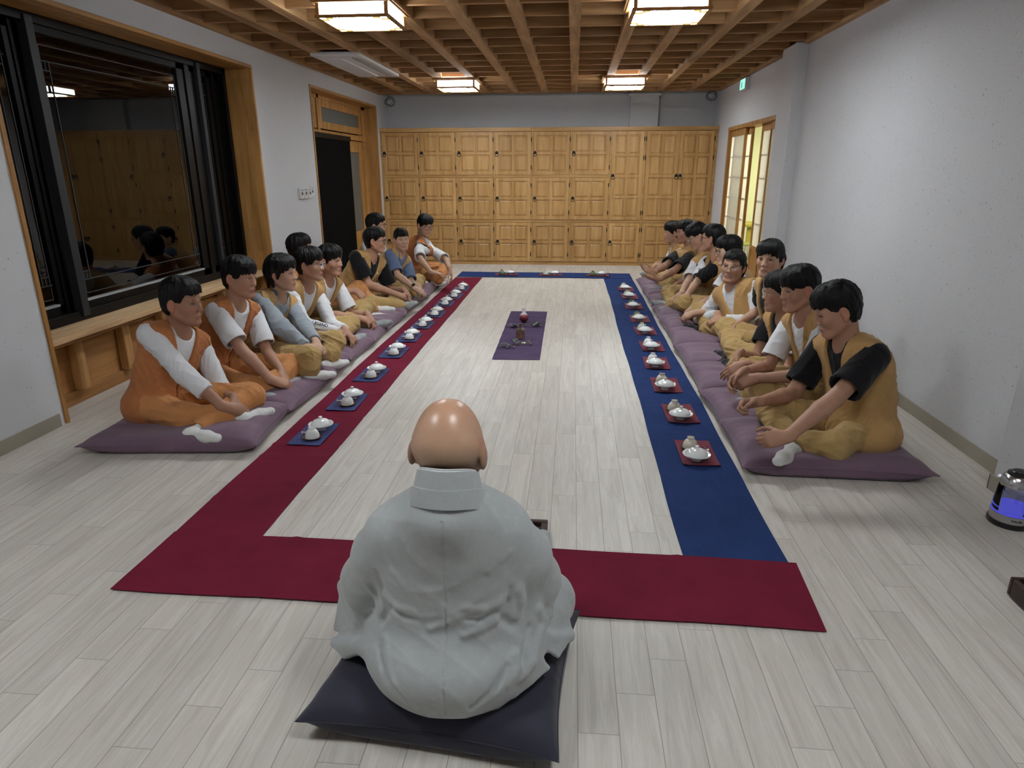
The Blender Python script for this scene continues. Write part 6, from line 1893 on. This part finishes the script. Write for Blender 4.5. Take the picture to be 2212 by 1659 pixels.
# --- the shaven-headed person in grey robes in the foreground, seen from behind
def monk():
    P = A3(-.32, 1.66, .12); Hc = A3(-.322, 1.672, .872); f = A3(0.03, 1, 0); f = nrm(f)
    root = empty('person', (P[0], P[1], .115), 'person with a shaven head in grey robes, seen from behind in the foreground', 'person')
    up = A3(0, 0, 1); hf = nrm(f * math.cos(.12) - up * math.sin(.12) + A3(.06, 0, 0)); hr = nrm(np.cross(hf, up)); hu = np.cross(hr, hf)
    RH = np.stack([hr, hf, hu], 1); s = 1.14
    N = A3(-.315, 1.605, .735)
    rr = A3(f[1], -f[0], 0)
    Sh = {1: A3(-.17, 1.64, .625), -1: A3(-.505, 1.63, .620)}
    El = {1: A3(-.11, 1.79, .39), -1: A3(-.60, 1.77, .38)}
    W = {1: A3(-.20, 1.99, .33), -1: A3(-.46, 1.98, .31)}
    kn = {1: A3(-.02, 1.97, .20), -1: A3(-.66, 1.95, .19)}
    an = {1: A3(-.38, 2.02, .17), -1: A3(-.26, 2.10, .16)}
    h = .005
    F = Field((-1.0, 1.3, .05), (.28, 2.35, 1.06), h)
    F.ell(P + up * .12, (.17, .14, .12), .05); F.ell(A3(-.32, 1.65, .42), (.17, .12, .2), .05); F.ell(A3(-.315, 1.64, .57), (.18, .11, .14), .05)
    F.cap(Sh[1] * .9 + Sh[-1] * .1, Sh[-1] * .9 + Sh[1] * .1, .055, None, .05)
    for q in (1, -1):
        F.cap(N - up * .0, (N + Sh[q]) / 2 - up * .02, .05, .05, .03)
        F.cap(Sh[q], El[q], .046, .038, .02); F.cap(El[q], W[q], .038, .027, .02)
        hand(F, W[q], nrm(A3(-.5 * q, .6, -.2)), nrm(A3(0, -.3, -1)), -q, .5)
        F.cap(P + rr * q * .09 + up * .06, kn[q], .08, .05, .03); F.cap(kn[q], an[q], .05, .035, .02)
    PF = head(F, Hc, RH, s, N, 0, 1.0)
    F.ell(Hc + RH @ (A3(0, -.030, .012) * s), A3(.0815, .080, .068) * s, .03, RH)     # broad back of the skull
    F.ell(Hc + RH @ (A3(0, -.025, .075) * s), A3(.045, .05, .040) * s, .05, RH)
    for e_ in (-1, 1): F.ell(Hc + RH @ (A3(e_ * .088, -.024, -.016) * s), A3(.010, .020, .029) * s, .006, RH)
    # skin folds at the nape
    for z_ in (-.052, -.072): F.cap(Hc + RH @ A3(-.035, -.088, z_), Hc + RH @ A3(.035, -.088, z_), .003, .003, .006, mode='sub')
    def zone(V):
        o = zone_fn(PF, Hc, RH, s)(V)
        q = ((V - Hc) @ RH) / s
        o[:, 2] = np.clip((.035 - q[:, 2]) / .05, 0, 1) * (q[:, 1] < .03) * .8
        o[:, 1] = np.maximum(o[:, 1], .5 * np.exp(-(((q[:, 0] - .0) / .07) ** 2 + ((q[:, 1] + .02) / .07) ** 2)) * (q[:, 2] > .05))
        return o
    F.mesh('body', M['scalp'], root, {'zone': zone})
    eyes_brows(root, Hc, RH, s)
    MB().tube([tuple(Hc + RH @ (A3(.086, -.012, -.002) * s)), tuple(Hc + RH @ (A3(.088, -.030, .004) * s)), tuple(Hc + RH @ (A3(.085, -.034, -.016) * s)), tuple(Hc + RH @ (A3(.084, -.022, -.034) * s))], .0035, 6).build('earpiece', M['blackplastic'], root, smooth=True)
    # ---- robe
    h = .0045
    F = Field((-.92, 1.38, .10), (.22, 2.28, .82), h)
    F.ell((-.330, 1.70, .225), (.282, .278, .185), .05)
    F.ell((-.325, 1.665, .42), (.225, .165, .25), .06)
    F.ell((-.315, 1.655, .57), (.225, .135, .17), .06); F.ell((-.317, 1.605, .715), (.125, .105, .090), .05); F.ell((-.317, 1.590, .708), (.108, .095, .075), .03)
    F.cap((-.195, 1.64, .645), (-.45, 1.635, .635), .076, .076, .05); F.ell((-.32, 1.635, .635), (.17, .118, .12), .06)
    F.cap(N + A3(.03, 0, 0), (-.19, 1.63, .665), .055, .06, .04); F.cap(N - A3(.03, 0, 0), (-.44, 1.63, .655), .055, .06, .04)
    F.chain([(-.485, 1.64, .615), (-.54, 1.70, .50), (-.59, 1.76, .37)], [.083, .092, .096], .03)
    F.chain([(-.60, 1.76, .37), (-.54, 1.90, .31), (-.47, 1.97, .29)], [.098, .092, .085], .03)
    F.chain([(-.175, 1.65, .62), (-.130, 1.71, .51), (-.105, 1.78, .385)], [.083, .090, .093], .03)
    F.chain([(-.105, 1.78, .385), (-.13, 1.91, .34), (-.18, 1.99, .33)], [.093, .090, .082], .03)
    # hanging sleeve mouths beyond the arms
    F.chain([(-.16, 1.88, .42), (-.130, 1.96, .455)], [.055, .035], .02)
    # legs under the skirt of the robe
    F.chain([(-.42, 1.70, .22), (-.59, 1.86, .20), (-.66, 1.94, .19)], [.14, .11, .08], .05)
    F.chain([(-.22, 1.70, .22), (-.10, 1.86, .20), (-.05, 1.95, .20)], [.14, .11, .08], .05)
    F.chain([(-.66, 1.94, .18), (-.35, 2.06, .17), (-.05, 1.96, .18)], [.08, .08, .085], .05)
    # pointed skirt corners
    def q(px, py, y):
        p = aty(px, py, y); p[2] = max(p[2], .135); return p
    A, B, C_, D = q(744, 1264, 1.80), q(728, 1356, 1.79), q(776, 1366, 1.70), q(782, 1210, 1.72)
    F.tri(A, B, C_, .012, .012).tri(A, C_, D, .02, .03)
    E_, G, H_, I_ = q(726, 1395, 1.74), q(748, 1438, 1.68), q(800, 1400, 1.60), q(812, 1505, 1.53)
    F.tri(E_, G, H_, .010, .03).tri(E_, H_, q(790, 1370, 1.72), .012, .03)
    A, B, C_, D = q(1172, 1160, 1.80), q(1188, 1328, 1.73), q(1140, 1348, 1.65), q(1140, 1210, 1.68)
    F.tri(A, B, C_, .013, .015).tri(A, C_, D, .02, .03)
    K1, K2, K3, K4, K5 = q(1180, 1274, 1.93), q(1212, 1294, 1.91), q(1229, 1372, 1.80), q(1204, 1416, 1.72), q(1150, 1375, 1.68)
    F.tri(K1, K2, K3, .012, .02).tri(K1, K3, K5, .014, .02).tri(K3, K4, K5, .010, .02)
    F.tri(q(1182, 1442, 1.64), q(1110, 1495, 1.53), q(1120, 1385, 1.58), .010, .02)
    # hand-laid folds: soft ridges and the pinches beside them (x, z on the back surface)
    def on(x, z, dy=0.0):
        """point on the back of the robe at x, z (searching the field from behind)"""
        i = int(round((x - F.lo[0]) / F.h)); k = int(round((z - F.lo[2]) / F.h))
        i = min(max(i, 0), F.n[0] - 1); k = min(max(k, 0), F.n[2] - 1)
        j = np.argmax(F.f[i, :, k] < 0)
        return A3(x, F.lo[1] + F.h * j + dy, z)
    base = F.f.copy(); B_ = Field.__new__(Field); B_.__dict__ = dict(F.__dict__); B_.f = base
    def on(x, z, dy=0.0):
        i = min(max(int(round((x - F.lo[0]) / F.h)), 0), F.n[0] - 1); k = min(max(int(round((z - F.lo[2]) / F.h)), 0), F.n[2] - 1)
        col = base[i, :, k] < 0
        j = np.argmax(col) if col.any() else int((1.7 - F.lo[1]) / F.h)
        return A3(x, F.lo[1] + F.h * j + dy, z)
    def ridge(pts, r0, r1, k=.018, dy=.004):
        P_ = [on(x, z, dy) for x, z in pts]
        rs = [r0 + (r1 - r0) * t for t in np.linspace(0, 1, len(P_))]
        F.chain(P_, rs, k)
    def pinch(pts, r0, r1, k=.012, dy=-.002):
        P_ = [on(x, z, dy) for x, z in pts]
        rs = [r0 + (r1 - r0) * t for t in np.linspace(0, 1, len(P_))]
        for a, b, ra, rb in zip(P_, P_[1:], rs, rs[1:]): F.cap(a, b, ra, rb, k, mode='sub')
    # left armpit
    pinch([(-.53, .52), (-.515, .455), (-.50, .40), (-.52, .36)], .006, .013)
    ridge([(-.50, .455), (-.46, .44), (-.41, .445)], .012, .004)
    pinch([(-.49, .425), (-.44, .415), (-.40, .42)], .008, .003)
    ridge([(-.57, .46), (-.55, .41), (-.535, .37)], .011, .008)
    # right armpit
    pinch([(-.145, .50), (-.155, .45), (-.165, .40), (-.135, .37)], .006, .014)
    ridge([(-.175, .47), (-.22, .455), (-.265, .47)], .013, .004)
    pinch([(-.185, .44), (-.225, .425), (-.26, .43)], .008, .003)
    ridge([(-.185, .41), (-.225, .395), (-.27, .385)], .010, .004)
    ridge([(-.125, .48), (-.12, .43), (-.125, .39)], .012, .009)
    # diagonal pulls over the back
    for pts in ([(-.36, .40), (-.31, .425), (-.25, .46)],
                [(-.44, .52), (-.47, .55), (-.49, .59)], [(-.20, .57), (-.17, .60), (-.145, .62)], [(-.50, .33), (-.46, .25), (-.40, .19)],
                [(-.14, .30), (-.17, .23), (-.24, .185)]):
        ridge(pts, .0065, .003, .016)
    for pts in ([(-.52, .30), (-.49, .25), (-.43, .195)], [(-.15, .285), (-.19, .235), (-.24, .20)]):
        pinch(pts, .004, .006, .014)
    # right hip pocket of cloth
    ridge([(-.075, .36), (-.06, .30), (-.085, .25), (-.12, .235)], .016, .012)
    pinch([(-.095, .33), (-.105, .28), (-.12, .26)], .010, .012)
    ridge([(-.13, .30), (-.125, .26), (-.145, .235)], .012, .006)
    F.folds(.0042, .20, 77, (1.0, 1, .9))
    # centre seam and neck opening
    base = F.f.copy()
    P_ = [on(-.318, z, -.0012) for z in np.linspace(.735, .17, 40)]
    for a, b in zip(P_, P_[1:]): F.cap(a, b, .0026, .0026, .001, mode='sub')
    F.cap(N + up * .0, N + up * .2, .064, .07, .004, mode='sub')
    # open sleeve mouth at the right
    F.cap((-.10, 2.02, .465), (-.125, 1.94, .445), .028, .020, .004, mode='sub')
    F.below(.118)
    ro = F.mesh('robe', M['robe'], root)
    # ---- standing collar in two bands with a thin white lining
    def band(z0_, z1_, r0, r1, t, mat, name, tilt=.10):
        n = 56; vs = []
        for j in range(4):
            for i in range(n + 1):
                a = -math.pi / 2 + (i / n - .5) * math.pi * 1.62
                u = [0, 1, 1, 0][j]; tt = t if j < 2 else 0
                rr_ = (r0 + (r1 - r0) * u) + tt
                zz = z0_ + (z1_ - z0_) * u - (.030 + .018 * (1 - u)) * (1 + math.sin(a)) ** 1.4
                x = -.316 + rr_ * math.cos(a) * 1.10; y = 1.600 + rr_ * math.sin(a) * .95 + (z1_ - z0_) * 0
                vs.append((x, y, zz))
        m = n + 1
        fs = []
        for j in range(4):
            jn = (j + 1) % 4
            for i in range(n): fs.append((j * m + i, j * m + i + 1, jn * m + i + 1, jn * m + i))
        fs += [(0, m, 2 * m, 3 * m), (n, 3 * m + n, 2 * m + n, m + n)]
        mb = MB(); mb.add(vs, fs); mb.build(name, mat, ro, smooth=True)
    band(.766, .815, .096, .0835, .007, M['robe'], 'collar_band')
    band(.812, .862, .0832, .069, .0065, M['robe'], 'collar_band')
    band(.848, .8665, .0685, .066, .003, TW, 'collar_lining')
monk()
